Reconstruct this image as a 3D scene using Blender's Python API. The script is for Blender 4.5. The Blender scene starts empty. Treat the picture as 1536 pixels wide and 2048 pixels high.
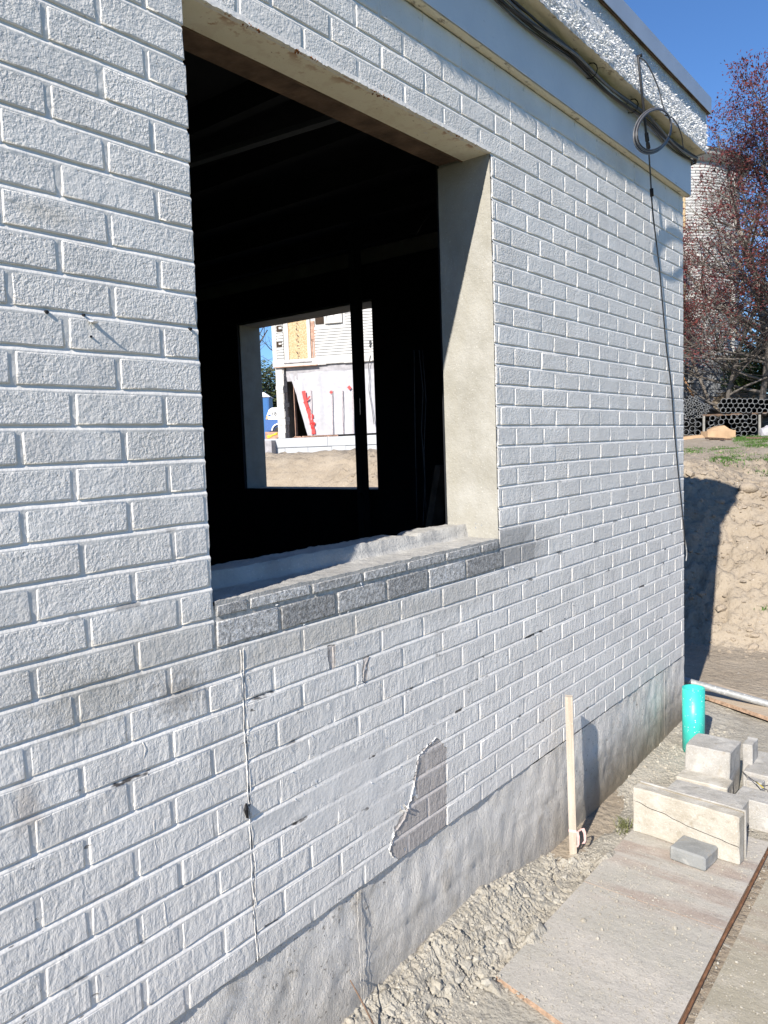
import bpy, bmesh, math, random
from mathutils import Vector, Matrix, noise
# ---------------------------------------------------------------- camera, world, sun
scene = bpy.context.scene
COL = scene.collection
FPX = 1550.0
CR = Vector((0.6230458977, -0.7814042811, -0.0349450832))      # camera right
CD = Vector((-0.0872845198, -0.0250594552, -0.9958681822))     # camera down
CF = Vector((0.7772999562, 0.6235217504, -0.0838176882))       # camera forward
CO = Vector((-2.277, -1.315, 1.441))
cam_d = bpy.data.cameras.new('camera')
cam = bpy.data.objects.new('camera', cam_d); COL.objects.link(cam)
cam_d.sensor_fit = 'VERTICAL'; cam_d.sensor_height = 36; cam_d.sensor_width = 27
cam_d.lens = FPX / 2048 * 36
cam_d.clip_start = 0.02; cam_d.clip_end = 3000
U, B = -CD, -CF
cam.matrix_world = Matrix(((CR.x, U.x, B.x, CO.x), (CR.y, U.y, B.y, CO.y), (CR.z, U.z, B.z, CO.z), (0, 0, 0, 1)))
scene.camera = cam
SUN = Vector((-1.0, -0.205, 0.665)).normalized()                  # towards the sun
world = bpy.data.worlds.new('World'); scene.world = world; world.use_nodes = True
wn = world.node_tree.nodes; wl = world.node_tree.links
sky = wn.new('ShaderNodeTexSky'); sky.sky_type = 'NISHITA'; sky.sun_disc = False
sky.sun_elevation = math.asin(SUN.z); sky.sun_rotation = math.atan2(SUN.x, SUN.y) % (2 * math.pi)
sky.altitude = 100; sky.air_density = 1.0; sky.dust_density = 0.0; sky.ozone_density = 10.0
bg = wn['Background']; bg.inputs['Strength'].default_value = 0.098
wl.new(sky.outputs['Color'], bg.inputs['Color'])
sun_d = bpy.data.lights.new('sun', 'SUN'); sun_d.energy = 5.0; sun_d.angle = math.radians(0.5); sun_d.color = (1.0, 0.94, 0.86)
sun = bpy.data.objects.new('sun', sun_d); COL.objects.link(sun)
sun.rotation_euler = (-SUN).to_track_quat('-Z', 'Y').to_euler(); sun.location = (-8, -3, 12)
vs = scene.view_settings
vs.view_transform = 'Standard'; vs.look = 'None'; vs.gamma = 1; vs.use_curve_mapping = False; vs.exposure = 0.73
scene.render.resolution_x = 768; scene.render.resolution_y = 1024

random.seed(7)
R = random.random
def rr(a, b): return a + (b - a) * random.random()
# ---------------------------------------------------------------- where a measured sight line meets a real plane
def ray(u, v): return CR * ((u - 768) / FPX) + CD * ((v - 1024) / FPX) + CF
def hit(u, v, ax, val):
    d = ray(u, v); return CO + d * ((val - CO[ax]) / d[ax])
def WY(u, v, y=0.0): return hit(u, v, 1, y)
def WZ(u, v, z=0.0): return hit(u, v, 2, z)
def WX(u, v, x=0.0): return hit(u, v, 0, x)
def WD(u, v, d): return CO + ray(u, v) * d
def PX(p):
    q = Vector(p) - CO; z = q.dot(CF)
    return (768 + FPX * q.dot(CR) / z, 1024 + FPX * q.dot(CD) / z, z)

# ---------------------------------------------------------------- object helpers
def tag(o, label=None, cat=None, group=None, kind=None):
    if label: o['label'] = label
    if cat: o['category'] = cat
    if group: o['group'] = group
    if kind: o['kind'] = kind
    return o
def empty(name, loc, label, cat, group=None):
    o = bpy.data.objects.new(name, None); COL.objects.link(o); o.location = loc; o.empty_display_size = .1
    return tag(o, label, cat, group)
def link(name, me, parent=None):
    o = bpy.data.objects.new(name, me); COL.objects.link(o)
    if parent is not None:
        o.parent = parent; o.matrix_parent_inverse = Matrix.Translation(-Vector(parent.location)) if parent.parent is None else Matrix.Identity(4)
    return o
class MB:
    """collects vertices and faces in world coordinates; build() links them as one object"""
    def __init__(s): s.v = []; s.f = []
    def add(s, vs_, fs):
        n = len(s.v); s.v += [tuple(p) for p in vs_]; s.f += [tuple(i + n for i in f) for f in fs]; return s
    def box(s, x0, x1, y0, y1, z0, z1, M=None):
        P = [(x0, y0, z0), (x1, y0, z0), (x1, y1, z0), (x0, y1, z0), (x0, y0, z1), (x1, y0, z1), (x1, y1, z1), (x0, y1, z1)]
        if M is not None: P = [M @ Vector(p) for p in P]
        return s.add(P, [(0, 3, 2, 1), (4, 5, 6, 7), (0, 1, 5, 4), (1, 2, 6, 5), (2, 3, 7, 6), (3, 0, 4, 7)])
    def prism(s, pts, ext):
        """extrude polygon pts (3D) by vector ext"""
        n = len(pts); e = Vector(ext)
        P = [Vector(p) for p in pts] + [Vector(p) + e for p in pts]
        return s.add(P, [tuple(range(n - 1, -1, -1)), tuple(range(n, 2 * n))] + [(i, (i + 1) % n, n + (i + 1) % n, n + i) for i in range(n)])
    def tube(s, pts, r, n=8, caps=True):
        pts = [Vector(p) for p in pts]; m = len(pts); rs = r if isinstance(r, (list, tuple)) else [r] * m
        base = len(s.v); up = None
        for i, p in enumerate(pts):
            t = (pts[min(i + 1, m - 1)] - pts[max(i - 1, 0)]).normalized()
            if up is None:
                up = t.orthogonal().normalized()
            else:
                up = (up - t * up.dot(t))
                up = up.normalized() if up.length > 1e-6 else t.orthogonal().normalized()
            w = t.cross(up)
            for k in range(n):
                a = 2 * math.pi * k / n
                s.v.append(tuple(p + (up * math.cos(a) + w * math.sin(a)) * rs[i]))
        for i in range(m - 1):
            for k in range(n):
                a = base + i * n + k; b = base + i * n + (k + 1) % n
                s.f.append((a, b, b + n, a + n))
        if caps:
            s.f.append(tuple(base + k for k in range(n - 1, -1, -1))); s.f.append(tuple(base + (m - 1) * n + k for k in range(n)))
        return s
    def ring_tube(s, a, b, r0, r1, n=16):
        """hollow pipe from a to b, outer radius r1, bore r0"""
        a = Vector(a); b = Vector(b); t = (b - a).normalized(); u = t.orthogonal().normalized(); w = t.cross(u); base = len(s.v)
        for p, r in ((a, r1), (b, r1), (b, r0), (a, r0)):
            for k in range(n):
                an = 2 * math.pi * k / n; s.v.append(tuple(p + (u * math.cos(an) + w * math.sin(an)) * r))
        for q in range(4):
            for k in range(n):
                i0 = base + q * n + k; i1 = base + q * n + (k + 1) % n; j = ((q + 1) % 4 - q) * n
                s.f.append((i0, i1, i1 + j, i0 + j))
        return s
    def build(s, name, mat, parent=None, smooth=False, mats=None, mi=None):
        me = bpy.data.meshes.new(name); me.from_pydata(s.v, [], s.f)
        for m in (mats or [mat]): me.materials.append(m)
        if mi: me.polygons.foreach_set('material_index', mi)
        if smooth: me.polygons.foreach_set('use_smooth', [True] * len(me.polygons))
        me.update()
        return link(name, me, parent)
def fbm(p, o=4, lac=2.1, g=.5):
    a = 1.0; s = 0.0; p = Vector(p)
    for _ in range(o):
        s += a * noise.noise(p); p = p * lac; a *= g
    return s
def grid(mb, xs, ys, fn, flip=False):
    n = len(mb.v); nx = len(xs)
    for y in ys:
        for x in xs: mb.v.append(tuple(fn(x, y)))
    for j in range(len(ys) - 1):
        for i in range(nx - 1):
            a = n + j * nx + i
            mb.f.append((a, a + nx, a + nx + 1, a + 1) if flip else (a, a + 1, a + nx + 1, a + nx))
def lin(a, b, st):
    n = max(1, int(round((b - a) / st))); return [a + (b - a) * i / n for i in range(n + 1)]
def interp(x, tab):
    if x <= tab[0][0]: return tab[0][1]
    for (a, b), (c, d) in zip(tab, tab[1:]):
        if x <= c: return b + (d - b) * (x - a) / (c - a)
    return tab[-1][1]
def smooth(t): t = max(0.0, min(1.0, t)); return t * t * (3 - 2 * t)

# ---------------------------------------------------------------- node material helper
class NM:
    def __init__(s, name, rough=.8, spec=.3, metal=0.0):
        s.m = bpy.data.materials.new(name); s.m.use_nodes = True; s.t = s.m.node_tree; s.b = s.t.nodes['Principled BSDF']
        s.b.inputs['Roughness'].default_value = rough; s.b.inputs['Specular IOR Level'].default_value = spec; s.b.inputs['Metallic'].default_value = metal
        g = s.t.nodes.new('ShaderNodeNewGeometry'); s.pos = g.outputs['Position']; s.geo = g
        s.lastb = None
    def N(s, ty, **kw):
        n = s.t.nodes.new(ty)
        for k, v in kw.items(): setattr(n, k, v)
        return n
    def L(s, a, b): s.t.links.new(a, b)
    def setin(s, sock, v):
        if isinstance(v, bpy.types.NodeSocket): s.L(v, sock)
        elif v is not None:
            if sock.type == 'RGBA' and len(v) == 3: v = (*v, 1)
            sock.default_value = v
    def noise(s, scale, detail=4, rough=.55, vec=None, stretch=None, out='Fac', dist=0.0):
        n = s.N('ShaderNodeTexNoise'); n.inputs['Scale'].default_value = scale; n.inputs['Detail'].default_value = detail
        n.inputs['Roughness'].default_value = rough; n.inputs['Distortion'].default_value = dist
        v = vec or s.pos
        if stretch:
            mp = s.N('ShaderNodeMapping'); mp.inputs['Scale'].default_value = stretch; s.L(v, mp.inputs['Vector']); v = mp.outputs['Vector']
        s.L(v, n.inputs['Vector']); return n.outputs[out]
    def voro(s, scale, feature='F1', vec=None, out='Distance', stretch=None):
        n = s.N('ShaderNodeTexVoronoi'); n.feature = feature; n.inputs['Scale'].default_value = scale
        v = vec or s.pos
        if stretch:
            mp = s.N('ShaderNodeMapping'); mp.inputs['Scale'].default_value = stretch; s.L(v, mp.inputs['Vector']); v = mp.outputs['Vector']
        s.L(v, n.inputs['Vector']); return n.outputs[out]
    def math(s, op, a, b=None, clamp=False):
        n = s.N('ShaderNodeMath'); n.operation = op; n.use_clamp = clamp; s.setin(n.inputs[0], a)
        if b is not None: s.setin(n.inputs[1], b)
        return n.outputs[0]
    def ramp(s, f, lo, hi, a=0.0, b=1.0):
        n = s.N('ShaderNodeMapRange'); n.clamp = True; s.setin(n.inputs['Value'], f)
        n.inputs['From Min'].default_value = lo; n.inputs['From Max'].default_value = hi
        n.inputs['To Min'].default_value = a; n.inputs['To Max'].default_value = b; return n.outputs[0]
    def mix(s, f, a, b):
        n = s.N('ShaderNodeMix'); n.data_type = 'RGBA'; s.setin(n.inputs[0], f); s.setin(n.inputs[6], a); s.setin(n.inputs[7], b); return n.outputs[2]
    def mul(s, col, f):
        n = s.N('ShaderNodeVectorMath'); n.operation = 'SCALE'; s.setin(n.inputs[0], col if isinstance(col, bpy.types.NodeSocket) else tuple(col)[:3]); s.setin(n.inputs['Scale'], f); return n.outputs[0]
    def xyz(s):
        n = s.N('ShaderNodeSeparateXYZ'); s.L(s.pos, n.inputs[0]); return n.outputs
    def bump(s, h, dist, strength=1.0):
        n = s.N('ShaderNodeBump'); n.inputs['Distance'].default_value = dist; s.setin(n.inputs['Strength'], strength); s.setin(n.inputs['Height'], h)
        if s.lastb: s.L(s.lastb, n.inputs['Normal'])
        s.lastb = n.outputs[0]; return s
    def done(s, col, rough=None):
        s.setin(s.b.inputs['Base Color'], col)
        if rough is not None: s.setin(s.b.inputs['Roughness'], rough)
        if s.lastb: s.L(s.lastb, s.b.inputs['Normal'])
        return s.m
    def objrand(s):
        n = s.N('ShaderNodeObjectInfo'); return n.outputs['Random']
    def poly(s, pts, amp=.01, nscale=40, soft=.004):
        """1 inside a convex polygon given as (x,z) world points, with a ragged edge"""
        nz = s.N('ShaderNodeTexNoise'); nz.inputs['Scale'].default_value = nscale; nz.inputs['Detail'].default_value = 4; s.L(s.pos, nz.inputs['Vector'])
        cx = sum(p[0] for p in pts) / len(pts); cz_ = sum(p[1] for p in pts) / len(pts); d = None
        for (x0, z0), (x1, z1) in zip(pts, pts[1:] + pts[:1]):
            nx, nz_ = (z1 - z0), -(x1 - x0); l = math.hypot(nx, nz_); nx /= l; nz_ /= l
            if (cx - x0) * nx + (cz_ - z0) * nz_ > 0: nx, nz_ = -nx, -nz_
            dp = s.N('ShaderNodeVectorMath'); dp.operation = 'DOT_PRODUCT'; s.L(s.pos, dp.inputs[0]); dp.inputs[1].default_value = (nx, 0, nz_)
            e = s.math('SUBTRACT', dp.outputs['Value'], x0 * nx + z0 * nz_)
            d = e if d is None else s.math('MAXIMUM', d, e)
        dn = s.math('MULTIPLY', s.math('SUBTRACT', nz.outputs['Fac'], .5), amp * 4)
        return s.ramp(s.math('ADD', d, dn), soft, -soft)
    def blob(s, cx, cz_, rx, rz, amp=.5, nscale=14):
        """soft elliptical blotch on the front wall"""
        o = s.xyz(); a = s.math('DIVIDE', s.math('SUBTRACT', o[0], cx), rx); b = s.math('DIVIDE', s.math('SUBTRACT', o[2], cz_), rz)
        d = s.math('SQRT', s.math('ADD', s.math('MULTIPLY', a, a), s.math('MULTIPLY', b, b)))
        n = s.math('MULTIPLY', s.math('SUBTRACT', s.noise(nscale, 5), .5), amp * 3)
        return s.ramp(s.math('ADD', d, n), 1.15, .35)
def simple(name, col, rough=.8, spec=.3, metal=0.0, var=.15, nscale=30, bump=0.0, bscale=200):
    m = NM(name, rough, spec, metal)
    c = m.mul(col, m.ramp(m.noise(nscale, 5), .3, .7, 1 - var, 1 + var))
    if bump: m.bump(m.noise(bscale, 4), bump)
    return m.done(c)
# ================================================================ dimensions of the building (metres)
CH = 0.06773                       # one brick course
HB = 0.1017                        # half a brick with its joint
def cz(k): return (k + 15) * CH
XL, XR, XC = -1.2296, -0.0248, 1.8953
Z_SILL, Z_HEAD = cz(1.5), cz(20)
DZ = [-.005, -.005, -.002, -.001, -.002, -.004, -.001, -.002, .002, .001, .001, 0, 0, .002, .003, .005, .005, .005, .005, .006, .006, .005, .004, .002, .002, 0, -.002, -.003, -.005, -.006, -.006, -.005, -.002, -.003]
def jz(k): return cz(k) + (DZ[k + 11] if 0 <= k + 11 < len(DZ) else -.004)    # measured joint height
Z_FR = 2.659                       # underside of the frieze board

# ================================================================ materials
def painted(name, coarse, masks=True):
    m = NM(name, .62, .28)
    o = m.xyz()
    nb = m.noise(7, 5)
    col = m.mix(m.ramp(nb, .35, .7), (.73, .70, .655), (.83, .80, .75))
    rnd = m.objrand()
    col = m.mul(col, m.ramp(rnd, 0, 1, .955, 1.03))
    # rubbed, slightly yellow film of dust
    col = m.mix(m.math('MULTIPLY', m.ramp(m.noise(3.1, 6, .65), .52, .75), .35), col, (.56, .54, .49))
    fine = m.noise(60, 6, .7)
    col = m.mix(m.math('MULTIPLY', m.ramp(fine, .62, .8), .35), col, (.42, .41, .39))
    if masks:
        # soot and rain stains beside and under the sill
        s1 = m.blob(-1.42, cz(.55), .30, .075, .45, 22); s2 = m.blob(-1.52, cz(-.4), .13, .06, .9, 60); s2b = m.blob(-1.33, cz(-1.0), .07, .05, .9, 80)
        s3 = m.blob(.11, cz(.95), .28, .10, .22, 30); s4 = m.blob(-.85, cz(-.5), .42, .045, .45, 18); s5 = m.blob(-.30, cz(-.6), .34, .06, .5, 20)
        for sm, f, c in ((s1, .34, (.38, .345, .28)), (s2, .42, (.30, .27, .21)), (s2b, .5, (.20, .175, .14)), (s3, .45, (.36, .35, .33)), (s4, .48, (.44, .40, .33)), (s5, .38, (.42, .39, .34))):
            col = m.mix(m.math('MULTIPLY', sm, f), col, c)
        s6 = m.blob(WY(90, 425)[0], WY(90, 425)[2], .07, .022, .5, 40); col = m.mix(m.math('MULTIPLY', s6, .3), col, (.45, .38, .27))
        s7 = m.blob(WY(55, 1620)[0], WY(55, 1620)[2], .03, .06, .5, 40); col = m.mix(m.math('MULTIPLY', s7, .45), col, (.38, .31, .25))
        # grime towards the ground
        g = m.ramp(m.math('ADD', o[2], m.math('MULTIPLY', m.noise(4, 5), .5)), .72, .22)
        col = m.mix(m.math('MULTIPLY', g, .42), col, (.47, .45, .41))
    if masks:
        for P5, f5 in (([(-.03, cz(.02)), (.215, cz(.02)), (.235, cz(.98)), (-.03, cz(.98))], .62), ([(-.03, cz(1.02)), (.13, cz(1.02)), (.22, cz(1.9)), (-.03, cz(1.95))], .45)):
            col = m.mix(m.math('MULTIPLY', m.poly(P5, .006, 30, .004), m.ramp(m.noise(70, 5, .7), .3, .7, f5 * .7, f5 * 1.2)), col, (.30, .29, .275))
    # dark chips where paint bridges the bed joints
    ch = m.math('MULTIPLY', m.ramp(m.noise(52, 3, .6, stretch=(.45, 1, 1.6)), .655, .69), m.ramp(m.noise(3.3, 2), .46, .60))
    fr_ = m.math('ABSOLUTE', m.math('SUBTRACT', m.math('FRACT', m.math('ADD', m.math('DIVIDE', o[2], CH), .5)), .5))
    jl = m.math('MULTIPLY', m.ramp(m.math('ADD', fr_, m.math('MULTIPLY', m.math('SUBTRACT', m.noise(40, 3), .5), .12)), .085, .045), m.math('MULTIPLY', m.ramp(m.noise(17, 4, .6, stretch=(.5, 1, 1)), .59, .63), m.ramp(m.noise(2.6, 2), .42, .50)))
    ch = m.math('MAXIMUM', m.math('MULTIPLY', ch, .8), jl)
    zone = m.ramp(o[2], cz(7), cz(-3))
    ch = m.math('MULTIPLY', ch, m.ramp(zone, 0, 1, .12, 1))
    col = m.mix(m.math('MULTIPLY', ch, .95), col, (.045, .04, .037))
    if coarse:
        smoothz = m.ramp(m.math('ADD', o[2], m.math('MULTIPLY', m.noise(2.2, 3), .6)), cz(3.5) + .3, cz(-3) + .3)   # lower wall: thicker film of paint
        h1 = m.noise(150, 3, .6); h2 = m.noise(48, 4, .6); h3 = m.noise(16, 3)
        k = m.ramp(m.noise(5, 3), .35, .65, .55, 1.15)
        amp = m.math('MULTIPLY', m.math('MULTIPLY', k, m.ramp(m.math('FRACT', m.math('MULTIPLY', rnd, 7.3)), 0, 1, .55, 1.25)), m.ramp(smoothz, 0, 1, .95, .4))
        m.bump(h1, .0036, amp); m.bump(h2, .0034, m.ramp(smoothz, 0, 1, .8, .8)); m.bump(h3, .004, .5); pt = m.math('MULTIPLY', m.ramp(m.voro(85), .17, .07), m.ramp(m.noise(13, 3), .48, .60)); m.bump(m.math('SUBTRACT', 1.0, pt), .0028, m.ramp(smoothz, 0, 1, .8, .3)); col = m.mix(m.math('MULTIPLY', pt, m.ramp(smoothz, 0, 1, .38, .1)), col, (.22, .21, .20))
        wr = m.noise(26, 5, .6, stretch=(1.7, 1, .55), dist=1.2)
        m.bump(wr, .0045, m.math('MULTIPLY', smoothz, .7))
    else:
        m.bump(m.noise(90, 4, .6), .002, .6); m.bump(m.noise(14, 4), .006, .5)
    if masks:
        # a sheet of paint has come away: bare brown-grey masonry
        P1 = [WY(*q) for q in ((872, 1474), (893, 1492), (893, 1655), (846, 1640), (828, 1560), (838, 1508))]
        P2 = [WY(*q) for q in ((893, 1600), (893, 1657), (800, 1722), (779, 1704), (790, 1655), (824, 1596))]
        p3 = [WY(*q) for q in ((655, 1292), (671, 1290), (669, 1338), (660, 1338))]
        p4 = [WY(*q) for q in ((727, 1318), (738, 1312), (733, 1368), (724, 1362))]
        msk = None
        for P, am in ((P1, .009), (P2, .009), (p3, .003), (p4, .003)):
            q = m.poly([(a[0], a[2]) for a in P], am, 45, .0012)
            msk = q if msk is None else m.math('MAXIMUM', msk, q)
        bare = m.mix(m.ramp(m.noise(80, 5, .7), .3, .7), (.37, .33, .30), (.52, .48, .445))
        if not coarse: bare = m.mul(bare, 1.35)
        col = m.mix(msk, col, bare)
        m.bump(m.math('SUBTRACT', 1.0, msk), .005, 1.0)
    return m.done(col, m.ramp(fine, .3, .7, .52, .72))
M = {}
M['paint'] = painted('painted_brick', True)
M['mortar'] = painted('painted_mortar', False)
def m_rawbrick():
    m = NM('bare_grey_brick', .9, .2)
    c = m.mix(m.ramp(m.noise(90, 5, .75), .38, .62), (.23, .225, .215), (.58, .575, .56))
    c = m.mix(m.math('MULTIPLY', m.ramp(m.noise(30, 4, .6, stretch=(2.6, 1, .25)), .58, .68), .55), c, (.55, .56, .57))
    c = m.mul(c, m.ramp(m.objrand(), 0, 1, .72, 1.3))
    m.bump(m.noise(170, 4, .65), .0045); m.bump(m.noise(50, 3), .004)
    return m.done(c)
M['rawbrick'] = m_rawbrick()
M['rawmortar'] = simple('sill_mortar', (.52, .49, .44), .9, var=.35, nscale=60, bump=.003, bscale=160)
def m_conc(name, a, b, bump=.0025, stain=None, ns=9):
    m = NM(name, .85, .25)
    c = m.mix(m.ramp(m.noise(ns, 6, .6), .32, .68), a, b)
    sp = m.ramp(m.noise(210, 2), .66, .72); c = m.mix(m.math('MULTIPLY', sp, .5), c, (.75, .74, .70))
    pit = m.ramp(m.voro(95), .13, .05); c = m.mix(m.math('MULTIPLY', pit, m.ramp(m.noise(20, 2), .45, .6)), c, (.13, .12, .10))
    if stain: c = m.mix(m.math('MULTIPLY', m.ramp(m.noise(5, 5, .6, stretch=(1, 1, .3)), .45, .65), stain[1]), c, stain[0])
    m.bump(m.noise(120, 5, .65), bump); m.bump(m.noise(22, 4), bump * 1.5)
    return m.done(c)
M['jamb'] = m_conc('jamb_concrete', (.30, .288, .25), (.395, .385, .35), .0022, ((.33, .31, .25), .6))
M['sill'] = m_conc('sill_concrete', (.34, .33, .31), (.47, .46, .43), .004)
def m_stucco():
    m = NM('painted_foundation', .72, .25); o = m.xyz()
    c = m.mix(m.ramp(m.noise(6, 6, .6), .3, .7), (.62, .59, .54), (.73, .70, .65))
    low = m.ramp(m.math('ADD', o[2], m.math('MULTIPLY', m.noise(9, 6, .65), .26)), .30, .02)
    c = m.mix(m.math('MULTIPLY', low, .8), c, (.40, .36, .30))
    wet = m.math('MULTIPLY', m.ramp(m.math('ADD', o[2], m.math('MULTIPLY', m.noise(7, 6, .65), .30)), .30, .08), m.ramp(o[0], .30, .80))
    c = m.mix(m.math('MULTIPLY', wet, .88), c, (.20, .17, .125))
    st = m.math('MULTIPLY', m.ramp(m.noise(7, 6, .7), .55, .72), .55); c = m.mix(st, c, (.33, .28, .21))
    sp = m.math('MULTIPLY', m.ramp(m.noise(60, 4, .7), .61, .66), m.ramp(m.noise(2.6, 2), .42, .6)); c = m.mix(m.math('MULTIPLY', sp, .8), c, (.10, .09, .075))
    m.bump(m.noise(60, 6, .7, stretch=(1.4, 1, .7), dist=.8), .006); m.bump(m.noise(14, 4), .005); m.bump(m.noise(160, 3), .0015)
    return m.done(c)
M['stucco'] = m_stucco()
def m_trim(name, a, b, crack=.6):
    m = NM(name, .5, .35)
    c = m.mix(m.ramp(m.noise(5, 5), .3, .7), a, b)
    ck = m.math('MULTIPLY', m.ramp(m.noise(70, 4, .6, stretch=(.25, 1, 1.6)), .66, .70), m.ramp(m.noise(4, 3), .5, .66))
    c = m.mix(m.math('MULTIPLY', ck, crack), c, (.05, .045, .04))
    m.bump(m.noise(60, 4), .0012); m.bump(m.noise(12, 4), .003)
    return m.done(c)
M['frieze'] = m_trim('frieze_paint', (.66, .67, .69), (.73, .735, .74))
def m_under():
    m = NM('flaking_cream_paint', .7, .25)
    c = m.mix(m.ramp(m.noise(9, 5), .3, .7), (.70, .64, .48), (.78, .72, .57))
    c = m.mix(m.math('MULTIPLY', m.ramp(m.noise(28, 6, .7, stretch=(.6, 1, 1)), .56, .66), .8), c, (.16, .11, .06))
    m.bump(m.noise(60, 5, .7), .004); return m.done(c)
M['under'] = m_under()
def m_fascia():
    m = NM('flaking_fascia_paint', .42, .45)
    c = m.mix(m.ramp(m.noise(40, 5, .7), .35, .7), (.66, .665, .67), (.80, .80, .80))
    ck = m.ramp(m.noise(75, 5, .7, stretch=(.7, 1, 1)), .64, .69); c = m.mix(m.math('MULTIPLY', ck, .7), c, (.16, .145, .125))
    m.bump(m.noise(55, 6, .75, dist=1), .010); m.bump(m.noise(18, 4), .008); return m.done(c)
M['fascia'] = m_fascia()
M['flake'] = simple('paint_flake_film', (.78, .78, .77), .4, .4, var=.06)
M['metal'] = simple('galvanised_coping', (.42, .46, .50), .38, .5, .35, var=.08, nscale=6)
def m_lintel():
    m = NM('lintel_paint', .5, .35)
    c = m.mix(m.ramp(m.noise(6, 5), .3, .7), (.78, .72, .55), (.84, .78, .63))
    o = m.xyz(); edge = m.ramp(o[1], .045, .0)
    r = m.math('MULTIPLY', m.ramp(m.noise(16, 6, .7), .50, .58), m.ramp(edge, 0, 1, .12, 1)); c = m.mix(m.math('MULTIPLY', r, .9), c, (.33, .11, .025)); r2 = m.math('MULTIPLY', m.ramp(m.noise(30, 5, .7), .60, .66), m.ramp(m.noise(6, 3), .5, .62)); c = m.mix(m.math('MULTIPLY', r2, .7), c, (.40, .19, .06))
    sp = m.ramp(m.noise(110, 3), .69, .73); c = m.mix(m.math('MULTIPLY', sp, .7), c, (.25, .13, .05))
    m.bump(m.noise(40, 5), .002); return m.done(c)
M['lintel'] = m_lintel()
M['oldwood'] = simple('stained_wood', (.13, .085, .058), .75, .25, var=.45, nscale=14, bump=.003, bscale=60)
M['rust'] = simple('rust', (.26, .10, .03), .9, .2, var=.4, nscale=90, bump=.002)
M['dark'] = simple('dark_interior', (.024, .026, .030), .9, .15, var=.2, nscale=5)  # the gloom of the unlit room is put into this colour
M['stud'] = simple('dark_steel_stud', (.045, .05, .06), .45, .5, .5, var=.1)
M['studpale'] = simple('pale_ceiling_strip', (.07, .08, .088), .6, .3, var=.1)
M['cable'] = simple('black_cable', (.022, .022, .024), .45, .45, var=.2, nscale=50)
M['cablegrey'] = simple('grey_cable', (.13, .13, .135), .45, .45, var=.2, nscale=50)
M['tape'] = simple('black_tape', (.008, .008, .009), .6, .3)
M['roof'] = simple('roof_felt', (.06, .06, .065), .9, .2)

# ================================================================ the brick building
BLD = empty('brick_building', (0, 0, 0), 'single storey building of white painted brick with an empty window opening', 'building')

# --- bricks: twelve shapes, each a front face with worn arrises
def brick_mesh(i, mat):
    rnd = random.Random(100 + i); L2, H2 = .5, .5
    j = lambda a: rnd.uniform(-a, a)
    out = [(-.5, -.5), (-.17, -.5), (.2, -.5), (.5, -.5), (.5, .5), (.15, .5), (-.2, .5), (-.5, .5)]
    LX, LZ = .1945, .0590
    pts = [(x * LX + j(.0010), z * LZ + j(.0007)) for x, z in out]
    rings = []
    for inset, y in ((.0042, 0.0), (.0013, .0010), (0.0, .060)):
        ring = []
        for (x, z) in pts:
            sx = (abs(x) - inset) / max(abs(x), 1e-6) if abs(x) > .08 else 1
            sz = (abs(z) - inset) / max(abs(z), 1e-6)
            ring.append((x * sx + (j(.0008) if y < .01 else 0), y + (j(.0004) if y == 0 else 0), z * sz + (j(.0006) if y < .01 else 0)))
        rings.append(ring)
    v = rings[0] + rings[1] + rings[2]; f = [tuple(range(8))]
    for q in range(2):
        for k in range(8):
            a = q * 8 + k; b = q * 8 + (k + 1) % 8; f.append((b, a, a + 8, b + 8))
    me = bpy.data.meshes.new('brick'); me.from_pydata(v, [], f); me.materials.append(mat)
    me.polygons.foreach_set('use_smooth', [False] + [True] * 8 + [False] * 8); me.update(); return me
BM = [brick_mesh(i, M['paint']) for i in range(12)]
RM = [brick_mesh(i, M['rawbrick']) for i in range(20, 24)]
bricks = []                       # (x0, x1, z0, z1)
def heads(start, step_neg, step_pos, lo, hi):
    xs = [start]; x = start
    while x > lo: x -= step_neg; xs.insert(0, x)
    x = start
    while x < hi: x += step_pos; xs.append(x)
    return xs
def course(k, lo, hi, hs):
    """cut one course between lo and hi (half-brick units) at the head joints hs"""
    hs = [h for h in hs if lo + .12 < h < hi - .12]; ed = [lo] + hs + [hi]
    for a, b in zip(ed, ed[1:]):
        z0, z1 = jz(k), jz(k + 1)
        if k == 23: z1 = Z_FR + .004
        bricks.append((a * HB, b * HB, z0, z1))
NL = -30.0; NC = XC / HB
random.seed(11)
for k in range(-11, 24):
    odd = k % 2
    left = [h + rr(-.05, .05) for h in (range(-31, -11, 2) if odd else range(-30, -11, 2))]
    lowleft = [h + rr(-.05, .05) for h in heads(-13.35 if odd else -12.35, 1.97, 9, NL, -12)]
    base = (0.2 if odd else 1.2) if k < 2 else (0.0 if odd else 1.0)
    right = [h + rr(-.05, .05) for h in heads(base, 1.955, 2.0, -12, NC)]
    if k >= 20:
        topl = [h + rr(-.05, .05) for h in heads((.03 if odd else 1.0), 1.93, 9, -12.2, 1)]
        course(k, NL, NC, [h for h in left if h < -12.6] + [h for h in topl if -12.3 < h < .9 + .1 * odd] + [h for h in right if h > (1.5)])
    elif k >= 2:
        lp = XL / HB + (k - 9.5) * .0062 + rr(-.03, .03)
        course(k, NL, lp, left); course(k, XR / HB + rr(-.03, .02), NC, right)
    elif k >= 0:
        course(k, NL, -12.12, left); course(k, -.30 if k else .0, NC, [h for h in right if h > .3])
    else:
        cut = -11.42
        course(k, NL, cut, lowleft); course(k, cut, NC, [h for h in right if h > cut + .1] )
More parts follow.
